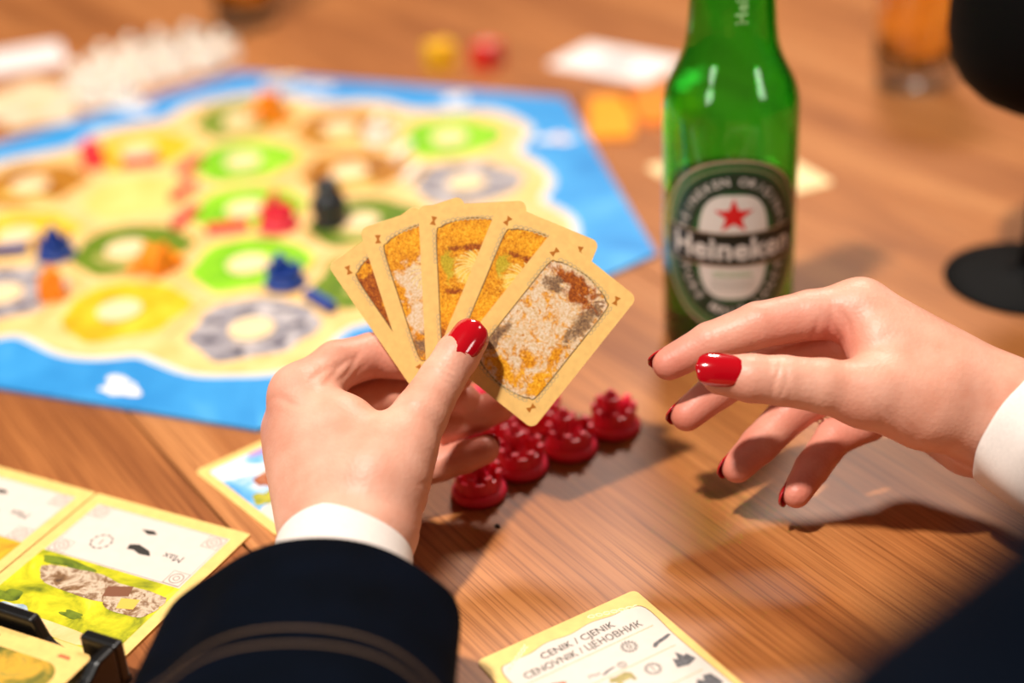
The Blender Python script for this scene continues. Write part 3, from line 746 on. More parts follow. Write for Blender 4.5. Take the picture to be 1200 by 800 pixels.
# black card tray with the deck
BLACK = mat('black_plastic', (10, 10, 11), .32, .5)
a = ground(115, 580); b = ground(293, 628); tx_ = unit(b-a); ty_ = np.array([-tx_[1], tx_[0], 0])
trb = ground(157, 793)+ty_*-1.0
tray = thing('card_tray', 'black plastic card tray with notched back wall holding a deck', 'tray')
TW, TD, TH = 100, 70, 19
tray.matrix_world = matrix(trb-tx_*TW-ty_*TD, tx_, ty_)
def extr(poly, axis, c0, c1, bevel=1.2):
    """polygon in (s, z), extruded along the other ground axis"""
    n = len(poly)
    if axis == 'x': v = [(s, c, zz) for c in (c0, c1) for s, zz in poly]
    else: v = [(c, s, zz) for c in (c0, c1) for s, zz in poly]
    f = [list(range(n)), list(range(n, 2*n))[::-1]]+[[i, n+i, n+(i+1) % n, (i+1) % n] for i in range(n)]
    me = pyd(v, f); bm = bmesh.new(); bm.from_mesh(me); bmesh.ops.recalc_face_normals(bm, faces=bm.faces); return bm_mesh(bm, bevel, 2)
link('base', box(0, TW, 0, TD, 0, 2.5, .5), BLACK, tray)
nx0, nx1 = TW-38, TW-17
notch = [(0, 0), (TW, 0), (TW, TH), (nx1, TH), (nx1, 7)]+[(nx1-1-(nx1-nx0-4)*i/6, 5.5) for i in range(1, 5)]+[(nx0+4, 7), (nx0+1.6, 10), (nx0, 14), (nx0-2, TH), (0, TH)]
link('back_wall', extr(notch, 'x', TD-5, TD), BLACK, tray)
link('front_wall', extr([(0, 0), (TW, 0), (TW, TH), (TW-20, TH), (TW-26, 6), (26, 6), (20, TH), (0, TH)], 'x', 0, 5), BLACK, tray)
sidep = [(4.9, 0), (TD-4.9, 0), (TD-4.9, TH), (TD-14, TH), (TD-20, 15), (20, 15), (14, TH), (4.9, TH)]
link('side_wall', extr(sidep, 'y', TW-5, TW), BLACK, tray); link('side_wall', extr(sidep, 'y', 0, 5), BLACK, tray)
lp = link('side_clip', lathe([(2.2, -.6), (3.4, -.6), (3.4, .6), (2.2, .6)], 20, True), BLACK, tray); lp.matrix_local = Matrix.Translation((TW*.001+.0004, .046, .009)) @ Matrix.Rotation(math.pi/2, 4, 'Y')
DECK_ME = prism(rrect(0, 84, 0, 56, 3), 0, 1.0); DECK_ME.materials.append(CARD)
for i in range(11):
    o = link('playing_card', DECK_ME); o.matrix_world = matrix(trb-tx_*(TW-7)-ty_*(TD-6.5)+np.array([0, 0, 2.6+i*1.02]), tx_, ty_)
    tag(o, 'face-up card with green landscape on top of the deck in the tray' if i == 10 else 'plain edge of a card in the deck inside the black tray', 'card', 'deck in the tray')
    if i == 10:
        link('picture', flat(rrect(6, 78, 5, 47, 8), 1.04), paint('olive_land', [(.25, (40, 50, 18)), (.42, (122, 116, 40)), (.55, (210, 160, 50)), (.66, (120, 128, 60)), (.8, (224, 220, 200))], 70), o)
        link_each('corner_mark', [poly_flat([(cx-3, cy-.9), (cx+3, cy-.9), (cx+2.4, cy+.9), (cx-2.4, cy+.9)], 1.06) for cx, cy in ((74, 51.5), (40, 51.5))], mat('rust_ink', (184, 104, 60), .6), o)

# ------------------------------------------------------------------ the hexagonal board
BX, BY, BT, S = -157.41, 872.55, -0.383683, 79.0
def bpos(x, y): return np.array([BX+x*math.cos(BT)-y*math.sin(BT), BY+x*math.sin(BT)+y*math.cos(BT), 0])
def tile_xy(a, b): return ((a+b/2-1)*S, -(b-2)*S*math.sqrt(3)/2)
TILES = {(0, 0): 'forest', (1, 0): 'hills', (2, 0): 'pasture', (-1, 1): 'wheat', (0, 1): 'pasture', (1, 1): 'hills', (2, 1): 'mountain', (-2, 2): 'hills', (-1, 2): 'desert',
         (0, 2): 'pasture', (1, 2): 'forest', (2, 2): 'wheat', (-2, 3): 'wheat', (-1, 3): 'forest', (0, 3): 'pasture', (1, 3): 'forest', (-2, 4): 'mountain', (-1, 4): 'wheat', (0, 4): 'mountain'}
WHERE = {(0, 0): 'olive forest tile on the coast nearest the white town pieces', (1, 0): 'brown hills tile on the coast nearest the yellow and red dice', (2, 0): 'green pasture tile on the coast corner nearest the orange cards',
         (-1, 1): 'golden wheat tile with red pieces along its desert side', (0, 1): 'green pasture tile between olive forest and red road row', (1, 1): 'brown hills tile with white pieces on its edge',
         (2, 1): 'grey mountain tile on the coast facing the green bottle', (-2, 2): 'brown hills tile at the coast next to the desert', (-1, 2): 'bare sandy desert tile without a number token', (0, 2): 'green pasture tile at the island centre with red town',
         (1, 2): 'dark green forest tile where the black robber stands', (2, 2): 'golden wheat tile on the coast behind the card fan', (-2, 3): 'golden wheat tile beside the blue town', (-1, 3): 'dark green forest tile bordered by orange roads',
         (0, 3): 'green pasture tile with blue house on its corner', (1, 3): 'dark green forest tile hidden behind the fanned cards', (-2, 4): 'grey mountain tile beside blue town and orange house', (-1, 4): 'golden wheat tile between the two grey mountain tiles', (0, 4): 'grey mountain tile on the coast behind the card-holding hand'}
SANDM = paint('sand_paper', [(.35, (228, 178, 102)), (.6, (242, 202, 136))], 30, .5)
TERR = {
    'pasture': paint('pasture_print', [(.3, (96, 172, 10)), (.55, (140, 204, 22)), (.75, (176, 222, 60))], 45),
    'forest': paint('forest_print', [(.3, (52, 84, 8)), (.5, (96, 126, 14)), (.7, (140, 150, 40))], 90),
    'hills': paint('hills_print', [(.3, (110, 62, 10)), (.5, (164, 100, 18)), (.7, (206, 146, 40))], 70),
    'wheat': paint('cornfield_print', [(.3, (206, 138, 10)), (.5, (236, 180, 22)), (.7, (246, 206, 64))], 70),
    'mountain': paint('mountain_print', [(.3, (96, 92, 100)), (.48, (152, 146, 152)), (.62, (204, 194, 190)), (.75, (126, 118, 124))], 65),
    'desert': paint('desert_print', [(.35, (232, 190, 96)), (.6, (242, 208, 122))], 40)}
HEX = [(S/math.sqrt(3)*.992*math.cos(math.radians(30+60*i)), S/math.sqrt(3)*.992*math.sin(math.radians(30+60*i))) for i in range(6)]
HEX_ME = prism(HEX, 0, 2.0, .3); HEX_ME.materials.append(SANDM)
TOKEN_ME = lathe([(11.6, 0), (12.2, .3), (12.2, 1.5), (11.8, 1.8)], 32)
TOKEN = mat('token_cream', (240, 208, 160), .6, noise=.04, scale=200)
BZ = .2
rd = random.Random(3)
for (a, b), kind in TILES.items():
    x, y = tile_xy(a, b)
    o = link('hex_tile', HEX_ME); p = bpos(x, y); o.location = (p[0]*.001, p[1]*.001, BZ*.001); o.rotation_euler = (0, 0, BT)
    tag(o, WHERE[(a, b)], 'game tile', 'terrain tiles of the island')
    pts = []
    for i in range(36):
        an = 2*math.pi*i/36; q = (an-math.radians(30)) % math.radians(60)-math.radians(30)
        hexr = 37.0/math.cos(q) if False else S/2/math.cos((an+math.radians(30)) % math.radians(60)-math.radians(30))
        rr = (hexr*.5+S/2*.5)*.835*(1+.05*math.sin(3*an+rd.random())+.03*math.sin(7*an+a))
        pts.append((rr*math.cos(an), rr*math.sin(an)))
    if kind != 'desert' or True:
        t = link('terrain', flat(pts, 2.06), TERR[kind], o)
    if kind == 'mountain':
        for k in range(7):
            an = .4+k*.9; t = link('rock', flat(blob(24*math.cos(an), 24*math.sin(an), 5.5, 3.6, k+a*3, n=12, rough=.35), 2.10), mat('dark_rock_print', (84, 78, 90), .6, noise=.2), o)  # dark rock shapes printed on the mountain tile
    if kind == 'hills':
        link('clay_slope', flat(blob(8, -18, 20, 6, a+5), 2.10), paint('clay_print', [(.3, (206, 170, 70)), (.6, (226, 196, 110))], 60), o)
    if kind == 'forest':
        link('clearing', flat(blob(4, -16, 17, 6, a+9), 2.10), paint('clearing_print', [(.3, (160, 150, 70)), (.6, (206, 190, 110))], 60), o)
    if kind != 'desert':
        tk = link('number_token', TOKEN_ME, TOKEN); pp_ = bpos(x+(-1 if a % 2 else 1), y-3); tk.location = (pp_[0]*.001, pp_[1]*.001, (BZ+2.12)*.001)
        tag(tk, 'round cream number token on the '+' '.join(WHERE[(a, b)].split()[:9]), 'game token', 'number tokens')

# coast outline of the 19 tiles
edges = {}
for (a, b) in TILES:
    x, y = tile_xy(a, b); hv = [(x+S/math.sqrt(3)*math.cos(math.radians(30+60*i)), y+S/math.sqrt(3)*math.sin(math.radians(30+60*i))) for i in range(6)]
    for i in range(6):
        k = tuple(sorted([(round(hv[i][0], 1)+0.0, round(hv[i][1], 1)+0.0), (round(hv[(i+1) % 6][0], 1)+0.0, round(hv[(i+1) % 6][1], 1)+0.0)])); edges[k] = edges.get(k, 0)+1
allv = {}
def keyv(p):
    for q in allv:
        if abs(q[0]-p[0]) < .6 and abs(q[1]-p[1]) < .6: return q
    allv[p] = 1; return p
cnt = {}
for (p, q), n in edges.items():
    k = tuple(sorted((keyv(p), keyv(q)))); cnt[k] = cnt.get(k, 0)+n
adj = {}
for (p, q), n in cnt.items():
    if n == 1: adj.setdefault(p, []).append(q); adj.setdefault(q, []).append(p)
start = next(iter(adj)); loop = [start]; prev = None; cur = start
while True:
    nxt = [q for q in adj[cur] if q != prev][0]
    if nxt == start: break
    loop.append(nxt); prev, cur = cur, nxt
if sum(loop[i][0]*loop[(i+1) % len(loop)][1]-loop[(i+1) % len(loop)][0]*loop[i][1] for i in range(len(loop))) < 0: loop = loop[::-1]
dense = []
for i, p in enumerate(loop):
    q = loop[(i+1) % len(loop)]
    for k in range(8): dense.append(np.array(p)*(1-k/8)+np.array(q)*k/8)
dense = np.array(dense)
sm = dense.copy()
for _ in range(14): sm = .5*sm+.25*np.roll(sm, 1, 0)+.25*np.roll(sm, -1, 0)
tang = np.roll(sm, -1, 0)-np.roll(sm, 1, 0); nor = np.stack([tang[:, 1], -tang[:, 0]], 1); nor /= np.linalg.norm(nor, axis=1)[:, None]
rdn = np.random.RandomState(5); nz_ = rdn.randn(len(sm)); 
for _ in range(6): nz_ = .5*nz_+.25*np.roll(nz_, 1)+.25*np.roll(nz_, -1)
nz_ /= np.abs(nz_).max()
coast = sm+nor*(11+4.5*nz_)[:, None]; surf = sm+nor*(15.5+5.5*nz_)[:, None]

SEA = paint('sea_print', [(.3, (30, 128, 196)), (.55, (52, 148, 212)), (.75, (84, 170, 222))], 14, .45, detail=3)
SHALLOW = mat('surf_print', (206, 214, 216), .5, noise=.06, scale=40)
frame = thing('sea_frame', 'blue cardboard sea frame with sandy coast around the hex tiles', 'board frame', (BX, BY, 0), BT)
RO = 260.0
HV = [np.array([RO*math.cos(math.radians(60*i)), RO*math.sin(math.radians(60*i))]) for i in range(6)]
ang = np.arctan2(dense[:, 1], dense[:, 0]) % (2*math.pi)
order = np.argsort(ang); 
for k in range(6):
    sel = [i for i in order if 60*k <= math.degrees(ang[i]) < 60*k+60]
    nx_ = [i for i in order if 60*((k+1) % 6) <= math.degrees(ang[i]) < 60*((k+1) % 6)+60][0]
    pin = [dense[i] for i in sel]+[dense[nx_]]
    poly_out = [HV[k]]
    for p in pin[1:-1]:
        an = math.atan2(p[1], p[0]); poly_out.append(np.array([math.cos(an), math.sin(an)])*RO*math.cos(math.pi/6)/math.cos((an-math.radians(60*k+30)+math.pi) % (2*math.pi)-math.pi))
    poly_out.append(HV[(k+1) % 6])
    n = len(pin); v = []; f = []
    for zz in (0, 2.0):
        v += [(p[0], p[1], zz) for p in pin]+[(p[0], p[1], zz) for p in poly_out]
    B_ = 2*n
    for i in range(n-1):
        f.append([B_+i, B_+n+i, B_+n+i+1, B_+i+1]); f.append([i+1, n+i+1, n+i, i]); f.append([n+i, n+i+1, B_+n+i+1, B_+n+i]); f.append([i+1, i, B_+i, B_+i+1])
    pc_ = link('frame_piece', pyd(v, f), SEA, frame); pc_.location = (0, 0, BZ*.001)
def band(inner, outer, z):
    n = len(inner); v = [(p[0], p[1], z) for p in inner]+[(p[0], p[1], z) for p in outer]
    return pyd(v, [[i, n+i, n+(i+1) % n, (i+1) % n] for i in range(n)])
link('surf_line', band(dense, surf, 2.25), SHALLOW, frame); link('sandy_coast', band(dense, coast, 2.32), SANDM, frame)
WHITEM = mat('harbour_print', (232, 228, 226), .5); REDM = mat('harbour_red', (226, 120, 84), .5)
for ang_, r_ in ((-12, 214), (-48, 206), (-78, 214), (-133, 214), (-168, 214), (45, 212), (75, 212), (105, 214), (140, 214)):
    cx, cy = r_*math.cos(math.radians(ang_)), r_*math.sin(math.radians(ang_))
    hb = link('harbour', flat(blob(cx, cy, 11, 8, int(ang_)+200, rough=.3), 2.38), WHITEM, frame); link('sail', flat(blob(cx+2, cy+1, 3.4, 3, 5+int(ang_)+200), 2.42), REDM if ang_ in (-133, 45) else mat('harbour_blue', (150, 176, 206), .5), hb)

# ------------------------------------------------------------------ plastic playing pieces
def plastic(n, c): return mat(n, c, .38, .5, Subsurface_Weight=.08, Subsurface_Scale=.003)
RED = plastic('red_plastic', (240, 50, 80)); BLUE = plastic('blue_plastic', (18, 62, 150)); WHITE = plastic('white_plastic', (250, 240, 226)); ORANGE = plastic('orange_plastic', (246, 140, 20)); GREY = plastic('charcoal_plastic', (40, 42, 46))
def house_me(wd, dp, h1, h2):
    return extr([(-wd/2, 0), (wd/2, 0), (wd/2, h1), (0, h2), (-wd/2, h1)], 'x', -dp/2, dp/2, .35)
T_BASE = lathe([(9.6, 0), (11.6, .6), (11.8, 2.0), (11.2, 3.4), (10.2, 4.0), (9.4, 4.3)], 28)
T_WALL = lathe([(9.4, 4.0), (9.8, 5), (9.6, 9.0), (8.6, 9.2), (8.4, 4.0)], 24, True)
T_H = house_me(5.4, 5.6, 6.5, 11.5); T_TOW = lathe([(3.3, 4), (3.2, 13.5), (3.9, 14), (3.9, 15.6), (3.0, 15.8), (1.2, 18.5)], 14)
T_MER = box(-1.5, 1.5, -1.0, 1.0, 8.6, 11.4, .3)
def town(loc, rz, m, label, group, name='town_piece', s=1.0):
    t = thing(name, label, 'game piece', loc, rz, group); t.scale = (s, s, s)
    def part(nm, me, a=None, r_=0, rot=0):
        me2 = me.copy(); me2.materials.clear(); me2.materials.append(m); o = link(nm, me2, None, t, smooth=nm in ('base',))
        if a is not None: o.location = (r_*.001*math.cos(a), r_*.001*math.sin(a), 0); o.rotation_euler = (0, 0, a+rot)
    part('base', T_BASE); part('town_wall', T_WALL)
    for i in range(8): part('merlon', T_MER, i*math.pi/4+.2, 9.0, math.pi/2)
    for i in range(4): part('house', T_H, i*math.pi/2+.5, 4.8, .3*i)
    part('tower', T_TOW, 1.2, 2.6)
    return t
def move_copy(src, loc, rz, label, group=None):
    c = copy_tree(src); c.location = [q*.001 for q in loc]; c.rotation_euler = (0, 0, rz); c['label'] = label
    if group: c['group'] = group
    return c
red0 = town(ground(562, 579), .3, RED, 'red plastic town piece nearest the little finger, first of the red row', 'red town pieces on the table'); red0.scale = (1.04, 1.04, 1.2)
red_rest = [((611, 549), 1.1, 'red plastic town piece second in the red row from the little finger'), ((669, 527), 2.0, 'red plastic town piece third in the red row from the little finger'),
            ((720, 502), 2.9, 'red plastic town piece at the end of the red row towards the bottle'), ((582, 512), .7, 'red plastic town piece glimpsed between the ring and little fingers'), ((632, 497), 1.6, 'red plastic town piece half hidden below the lowest card corner')]
for px, rz, lb in red_rest: move_copy(red0, ground(*px), rz, lb)
ROAD_ME = box(-12.5, 12.5, -2.6, 2.6, 0, 5, .5)
def road(px, deg, m, label, z0, group):
    me = ROAD_ME.copy(); me.materials.clear(); me.materials.append(m); o = link('road_stick', me)
    p = ground(px[0], px[1], z0+2.5); o.location = (p[0]*.001, p[1]*.001, z0*.001); o.rotation_euler = (0, 0, math.radians(deg))
    return tag(o, label, 'game piece', group)
road((552, 462), 20, RED, 'red road stick lying flat seen in the gap under the thumb', 0, 'red road sticks on the table')
road((560, 500), 70, RED, 'red road stick lying flat behind the ring finger', 0, 'red road sticks on the table')
road((612, 482), -20, RED, 'red road stick lying flat behind the lowest card corner', 0, 'red road sticks on the table')
TOPZ = 2.5
def bd(px, z=TOPZ): return ground(px[0], px[1], z)*np.array([1, 1, 0])+np.array([0, 0, z])
def house(px, rz, m, label, group, s=1.0):
    t = thing('house_piece', label, 'game piece', bd(px), rz, group); t.scale = (s, s, s)
    me = house_me(11, 13, 8, 14); me.materials.clear(); me.materials.append(m); link('body', me, None, t)
    me = box(2.0, 4.4, -5, -2.4, 9, 14.5, .3); me.materials.append(m); link('chimney', me, None, t)
    return t
E60 = [math.degrees(BT)+30+60*k for k in range(3)]     # the three edge directions of the tiles
house((110, 193), .4, RED, 'red house piece on the corner of the brown coastal hills tile', 'red pieces on the island', 1.25)
for px, k, lb in (((165, 189), 2, 'red road stick between the wheat tile and the desert'), ((222, 194), 1, 'red road stick at the corner of wheat, desert and pasture'), ((215, 223), 1, 'red road stick on the edge between desert and pasture'), ((217, 254), 1, 'red road stick at the corner of desert, forest and pasture'), ((266, 266), 0, 'red road stick leading to the red town at the island centre')):
    road(px, E60[k] if k != 2 else E60[0], RED, lb, TOPZ, 'red pieces on the island')
move_copy(red0, bd((327, 266)), .8, 'red plastic town piece at the island centre beside the green pastures', 'red pieces on the island')
blue0 = town(bd((66, 300)), .5, BLUE, 'blue plastic town piece beside wheat and grey mountain tiles', 'blue pieces on the island')
move_copy(blue0, bd((335, 333)), 1.3, 'blue plastic town piece on the pasture corner above the grey mountain')
road((8, 293), E60[0], BLUE, 'blue road stick next to the wheat tile at the coast', TOPZ, 'blue pieces on the island')
road((375, 352), E60[2], BLUE, 'blue road stick between grey mountain and hidden forest tile', TOPZ, 'blue pieces on the island')
for px, k, lb in (((303, 128), 1, 'orange road stick beside the olive forest tile'), ((325, 140), 0, 'orange road stick between olive forest and brown hills'), ((178, 312), 0, 'orange road stick below the dark forest tile'), ((200, 300), 2, 'orange road stick between forest and green pasture')):
    road(px, E60[k], ORANGE, lb, TOPZ, 'orange pieces on the island')
house((318, 133), .8, ORANGE, 'orange house piece between olive forest and brown hills', 'orange pieces on the island', 1.2)
house((62, 347), .2, ORANGE, 'orange house piece beside the grey mountain tile at the coast', 'orange pieces on the island', 1.2)
house((185, 318), .9, ORANGE, 'orange house piece on the corner below the dark forest tile', 'orange pieces on the island', 1.2)
white0 = town(bd((446, 165)), .5, WHITE, 'white plastic town piece between the two inner brown hills tiles', 'white pieces on the island')
road((472, 178), E60[1], WHITE, 'white road stick leading from the white town towards the mountain', TOPZ, 'white pieces on the island')
road((483, 203), E60[1], WHITE, 'white road stick between brown hills and grey mountain', TOPZ, 'white pieces on the island')
road((330, 95), E60[0], WHITE, 'white road stick on the coast by the dice', TOPZ, 'white pieces on the island')
rob = thing('robber_pawn', 'charcoal robber pawn standing on the dark green forest tile', 'game piece', bd((388, 262)))
link('body', lathe([(8.6, 0), (9.8, .6), (9.8, 2), (8.0, 3.4), (9.4, 8), (9.6, 12), (8.0, 16.5), (5.0, 19.5), (4.4, 20.2)], 28), GREY, rob, smooth=True)
rob.scale = (1.15, 1.15, 1.1)
link('head', lathe([(2, 19.2), (5.4, 20.2), (6.6, 22.5), (5.6, 25.0), (2.8, 26.3), (.4, 26.6)], 24), GREY, rob, smooth=True)

# white pieces waiting behind the board
wl = [(122, 84), (157, 74), (192, 66), (229, 58), (140, 104), (174, 97), (207, 88), (243, 79), (112, 122), (145, 122), (262, 68), (98, 104)]
for i, px in enumerate(wl):
    c = move_copy(white0, ground(*px), i*.7, 'white plastic town piece in the cluster standing beyond the sea frame', 'white town pieces beyond the sea frame'); c.scale = (1.15, 1.15, 1.2)

# dice
PIP = mat('pip_white', (245, 240, 230), .4); 
def die(px, m, pm, label, rz):
    d = thing('die', label, 'die', ground(*px), rz, 'pair of dice')
    link('body', box(-9, 9, -9, 9, 0, 18, 2.4, 3), m, d, smooth=False)
    pm_me = lathe([(.3, .12), (1.5, .08), (1.7, 0)], 12); pm_me.materials.append(pm)
    def pip(loc, rot):
        o = link('pip', pm_me, None, d); o.location = [c*.001 for c in loc]; o.rotation_euler = rot
    for x, y in ((-4, -4), (4, 4), (0, 0), (-4, 4), (4, -4)): pip((x, y, 18.0), (0, 0, 0))
    for x, zz in ((-4, 5), (4, 13)): pip((x, -9.0, zz), (math.pi/2, 0, 0))
    for y, zz in ((-4, 5), (4, 13), (0, 9)): pip((9.0, y, zz), (0, math.pi/2, 0))
die((517, 78), plastic('yellow_plastic', (246, 196, 28)), RED, 'yellow die lying beside the red one beyond the board', .5)
die((572, 78), plastic('red_die_plastic', (214, 30, 24)), PIP, 'red die lying beside the yellow one beyond the board', .9)

# loose cards far off
WHITE_CARD = mat('white_card', (236, 226, 222), .5, noise=.03, scale=30)
def loose(name, px, w_, h_, deg, m, label, group, th=.8, extra=None, z0=0):
    o = link(name, prism(rrect(-w_/2, w_/2, -h_/2, h_/2, 4), 0, th), m); p = ground(*px); o.location = (p[0]*.001, p[1]*.001, z0*.001); o.rotation_euler = (0, 0, math.radians(deg))
    tag(o, label, 'card', group)
    if extra: link('printed_mark', flat(blob(0, 0, w_*.22, h_*.2, 4), th+.05), extra, o)
    return o
loose('white_card', (722, 74), 58, 88, 52, WHITE_CARD, 'white card with grey printed mark lying beyond the orange cards', None, extra=mat('mark_grey', (170, 172, 170), .6))
OC = mat('orange_card', (248, 152, 10), .45, noise=.06, scale=30); OC2 = mat('deep_orange_card', (242, 128, 14), .45, noise=.06, scale=30)
loose('orange_card', (716, 140), 30, 78, -4, OC, 'bright orange card beside the board edge', 'orange cards', th=3)
loose('orange_card', (768, 128), 34, 60, 12, OC2, 'deeper orange card half hidden behind the green bottle', 'orange cards', th=3)
loose('cream_card', (914, 212), 50, 42, 24, mat('cream_card', (246, 216, 160), .5, noise=.04), 'cream card poking out from behind the green bottle', None)
loose('cream_card', (775, 200), 12, 20, 20, mat('cream_card', (246, 216, 160), .5), 'small cream card scrap between the board corner and the bottle', None)
loose('white_card', (20, 72), 74, 60, 20, WHITE_CARD, 'plain white card beyond the colourful cards', None, th=2)
CM = [paint('pile_print_a', [(.3, (214, 160, 110)), (.5, (238, 206, 160)), (.7, (180, 190, 206))], 40), paint('pile_print_b', [(.3, (170, 176, 196)), (.5, (232, 204, 164)), (.7, (206, 150, 96))], 40)]
loose('picture_card', (22, 118), 54, 74, -35, CM[0], 'cream picture card lying next to the sea frame', 'picture cards by the sea frame', th=1.2)
loose('picture_card', (50, 134), 48, 60, 10, CM[1], 'bluish picture card slipped over the cream one by the sea frame', 'picture cards by the sea frame', th=1.2, z0=1.4)

# ------------------------------------------------------------------ beer bottle
def glass(name, rgb, ior=1.5, rough=.02):
    m, N, L, b = new_mat(name); b.inputs['Base Color'].default_value = rgb; b.inputs['Roughness'].default_value = rough
    b.inputs['Transmission Weight'].default_value = 1; b.inputs['IOR'].default_value = ior
    return m
BOT = ground(852, 391)
bottle = thing('beer_bottle', 'green glass beer bottle with red star label', 'bottle', BOT)
bottle.scale = (1.05, 1.05, 1.0)
face = math.atan2(-BOT[1], -BOT[0])+.07          # direction of the label
GLASS_G = glass('green_glass', (1, 1, 1, 1), 1.5)
_va = GLASS_G.node_tree.nodes.new('ShaderNodeVolumeAbsorption'); _va.inputs['Color'].default_value = (.0, .90, .04, 1); _va.inputs['Density'].default_value = 640
GLASS_G.node_tree.links.new(_va.outputs[0], GLASS_G.node_tree.nodes['Material Output'].inputs['Volume'])
outer = [(24, 0.6), (28, .4), (30, 2.2), (30.5, 5), (30.5, 60), (30.5, 122), (30.3, 126), (29.6, 130), (28.0, 135), (25.6, 140), (23.2, 145), (21.3, 150), (20.1, 155), (19.3, 162), (18.6, 172), (17.4, 184), (15.8, 198), (14.4, 212), (13.4, 224), (13.2, 226), (14.2, 227), (14.2, 230), (13.0, 231), (13.0, 238)]
inner = [(10.2, 238), (10.4, 228), (11.6, 212), (13.2, 198), (14.9, 184), (16.2, 172), (17.0, 162), (17.8, 155), (19.0, 150), (20.9, 145), (23.3, 140), (25.7, 135), (27.3, 130), (28.0, 126), (28.2, 122), (28.2, 60), (28.2, 8), (26, 5.5), (15, 6.5), (.6, 7.5)]
prof = [(.6, 3.5), (15, 2.6)]+outer+inner
v, f = [], []; n = 96
for r_, zz in prof:
    for i in range(n): a = 2*math.pi*i/n; v.append((r_*math.cos(a), r_*math.sin(a), zz))
for k in range(len(prof)-1):
    for i in range(n): j = (i+1) % n; f.append([k*n+i, k*n+j, (k+1)*n+j, (k+1)*n+i])
f.append(list(range(n))[::-1]); f.append([(len(prof)-1)*n+i for i in range(n)])
link('glass_body', pyd(v, f), GLASS_G, bottle, smooth=True)
LEVEL = 84
beer = link('beer', lathe([(.6, 7.3), (15, 6.3), (26.1, 5.3), (28.4, 7.9), (28.4, LEVEL-.3), (28.3, LEVEL)], 96), glass('beer_liquid', (.93, .90, .62, 1), 1.34), bottle, smooth=True)
# printed label wrapped round the body
LR = 30.55
LGREEN = mat('label_green', (14, 92, 40), .35); LDARK = mat('label_black_green', (12, 48, 32), .35); LBLACK = mat('label_band_black', (10, 26, 20), .35); LWHITE = mat('label_white', (214, 212, 204), .4); LSILVER = mat('label_silver', (178, 164, 140), .35, Metallic=.4); LRED = mat('label_red', (206, 26, 30), .4)
def wrap(parts, z0, lift, m, name, R_=LR):
    V, Fc = [], []
    for vv, ff in parts:
        o = len(V); V += [(p[0], p[1]) for p in vv]; Fc += [[i+o for i in q] for q in ff]
    bm = bmesh.new(); bv = [bm.verts.new((x, y, 0)) for x, y in V]
    for q in Fc:
        try: bm.faces.new([bv[i] for i in q])
        except ValueError: pass
    bmesh.ops.triangulate(bm, faces=bm.faces)
    for _ in range(6):
        le = [e for e in bm.edges if abs(e.verts[0].co.x-e.verts[1].co.x) > 1.8]
        if not le: break
        bmesh.ops.subdivide_edges(bm, edges=le, cuts=1); bmesh.ops.triangulate(bm, faces=bm.faces)
    for q in bm.verts:
        a = face+q.co.x/R_; rr = R_+lift; q.co = (rr*math.cos(a)*.001, rr*math.sin(a)*.001, (z0+q.co.y)*.001)
    me = bpy.data.meshes.new('m'); bm.to_mesh(me); bm.free()
    return link(name, me, m, bottle)
def oval(rx, ry, n=56, p=2.08): return [(rx*math.copysign(abs(math.cos(2*math.pi*i/n))**(2/p), math.cos(2*math.pi*i/n)), ry*math.copysign(abs(math.sin(2*math.pi*i/n))**(2/p), math.sin(2*math.pi*i/n))) for i in range(n)]
ZC = 63.5
def fan_fill(poly):
    n = len(poly); return [(0, 0)]+poly, [[0, i+1, (i+1) % n+1] for i in range(n)]
def ringp(po, pi_):
    n = len(po); return po+pi_, [[i, (i+1) % n, n+(i+1) % n, n+i] for i in range(n)]
wrap([fan_fill(oval(36, 44.5))], ZC, .05, LGREEN, 'label')
wrap([ringp(oval(36, 44.5), oval(34.6, 43.1)), ringp(oval(31.8, 40.3), oval(31.3, 39.8))], ZC, .10, LSILVER, 'label_border')
wrap([ringp(oval(30, 38.4), oval(19.5, 28.5))], ZC, .10, LDARK, 'label_ring')
wrap([fan_fill(oval(16, 27, p=3.0))], ZC, .12, LWHITE, 'label_panel')
def arc_text(body, size, rx, ry, span, top=True, bold=.05):
    out = []; n = len(body)
    for i, ch in enumerate(body):
        if ch == ' ': continue
        t = (i/(n-1)-.5)*span
        a = math.radians(90-t) if top else math.radians(-90+t)
        x, y = rx*math.cos(a), ry*math.sin(a)
        tx, ty = (-rx*math.sin(a), ry*math.cos(a)); rot = math.atan2(-ty, -tx) if top else math.atan2(ty, tx)
        vv, ff = text_2d(ch, size, bold); c, s = math.cos(rot), math.sin(rot)
        out.append(([(x+p*c-q*s, y+p*s+q*c) for p, q in vv], ff))
    return out
wrap(arc_text('HEINEKEN ORIGINAL', 5.8, 24.8, 33.6, 150)+arc_text('PURE MALT LAGER', 5.8, 24.8, 33.6, 135, False), ZC, .16, LWHITE, 'lettering')
bandp = [(-35+70*i/20, -8.2-1.2*(1-(i/10-1)**2)*0) for i in range(21)]+[(35-70*i/20, 8.2) for i in range(21)]
wrap([(bandp, [[i, i+1, 40-i, 41-i] for i in range(20)])], ZC-1, .20, LBLACK, 'label_band')
wrap([strip([(-35+70*i/24, yy) for i in range(25)], .8, 0) for yy in (-8.4, 8.4)], ZC-1, .23, LSILVER, 'band_edge')
vv, ff = text_2d('Heineken', 15.4, .42, 1.04, .96)
wrap([(vv, ff)], ZC-1.2, .27, LWHITE, 'lettering')
vv, ff = text_2d('ORIGINAL', 3.6, .08, 1.15)
wrap([([(x, y-14) for x, y in vv], ff)], ZC, .18, mat('label_light_green', (92, 156, 84), .4), 'lettering')
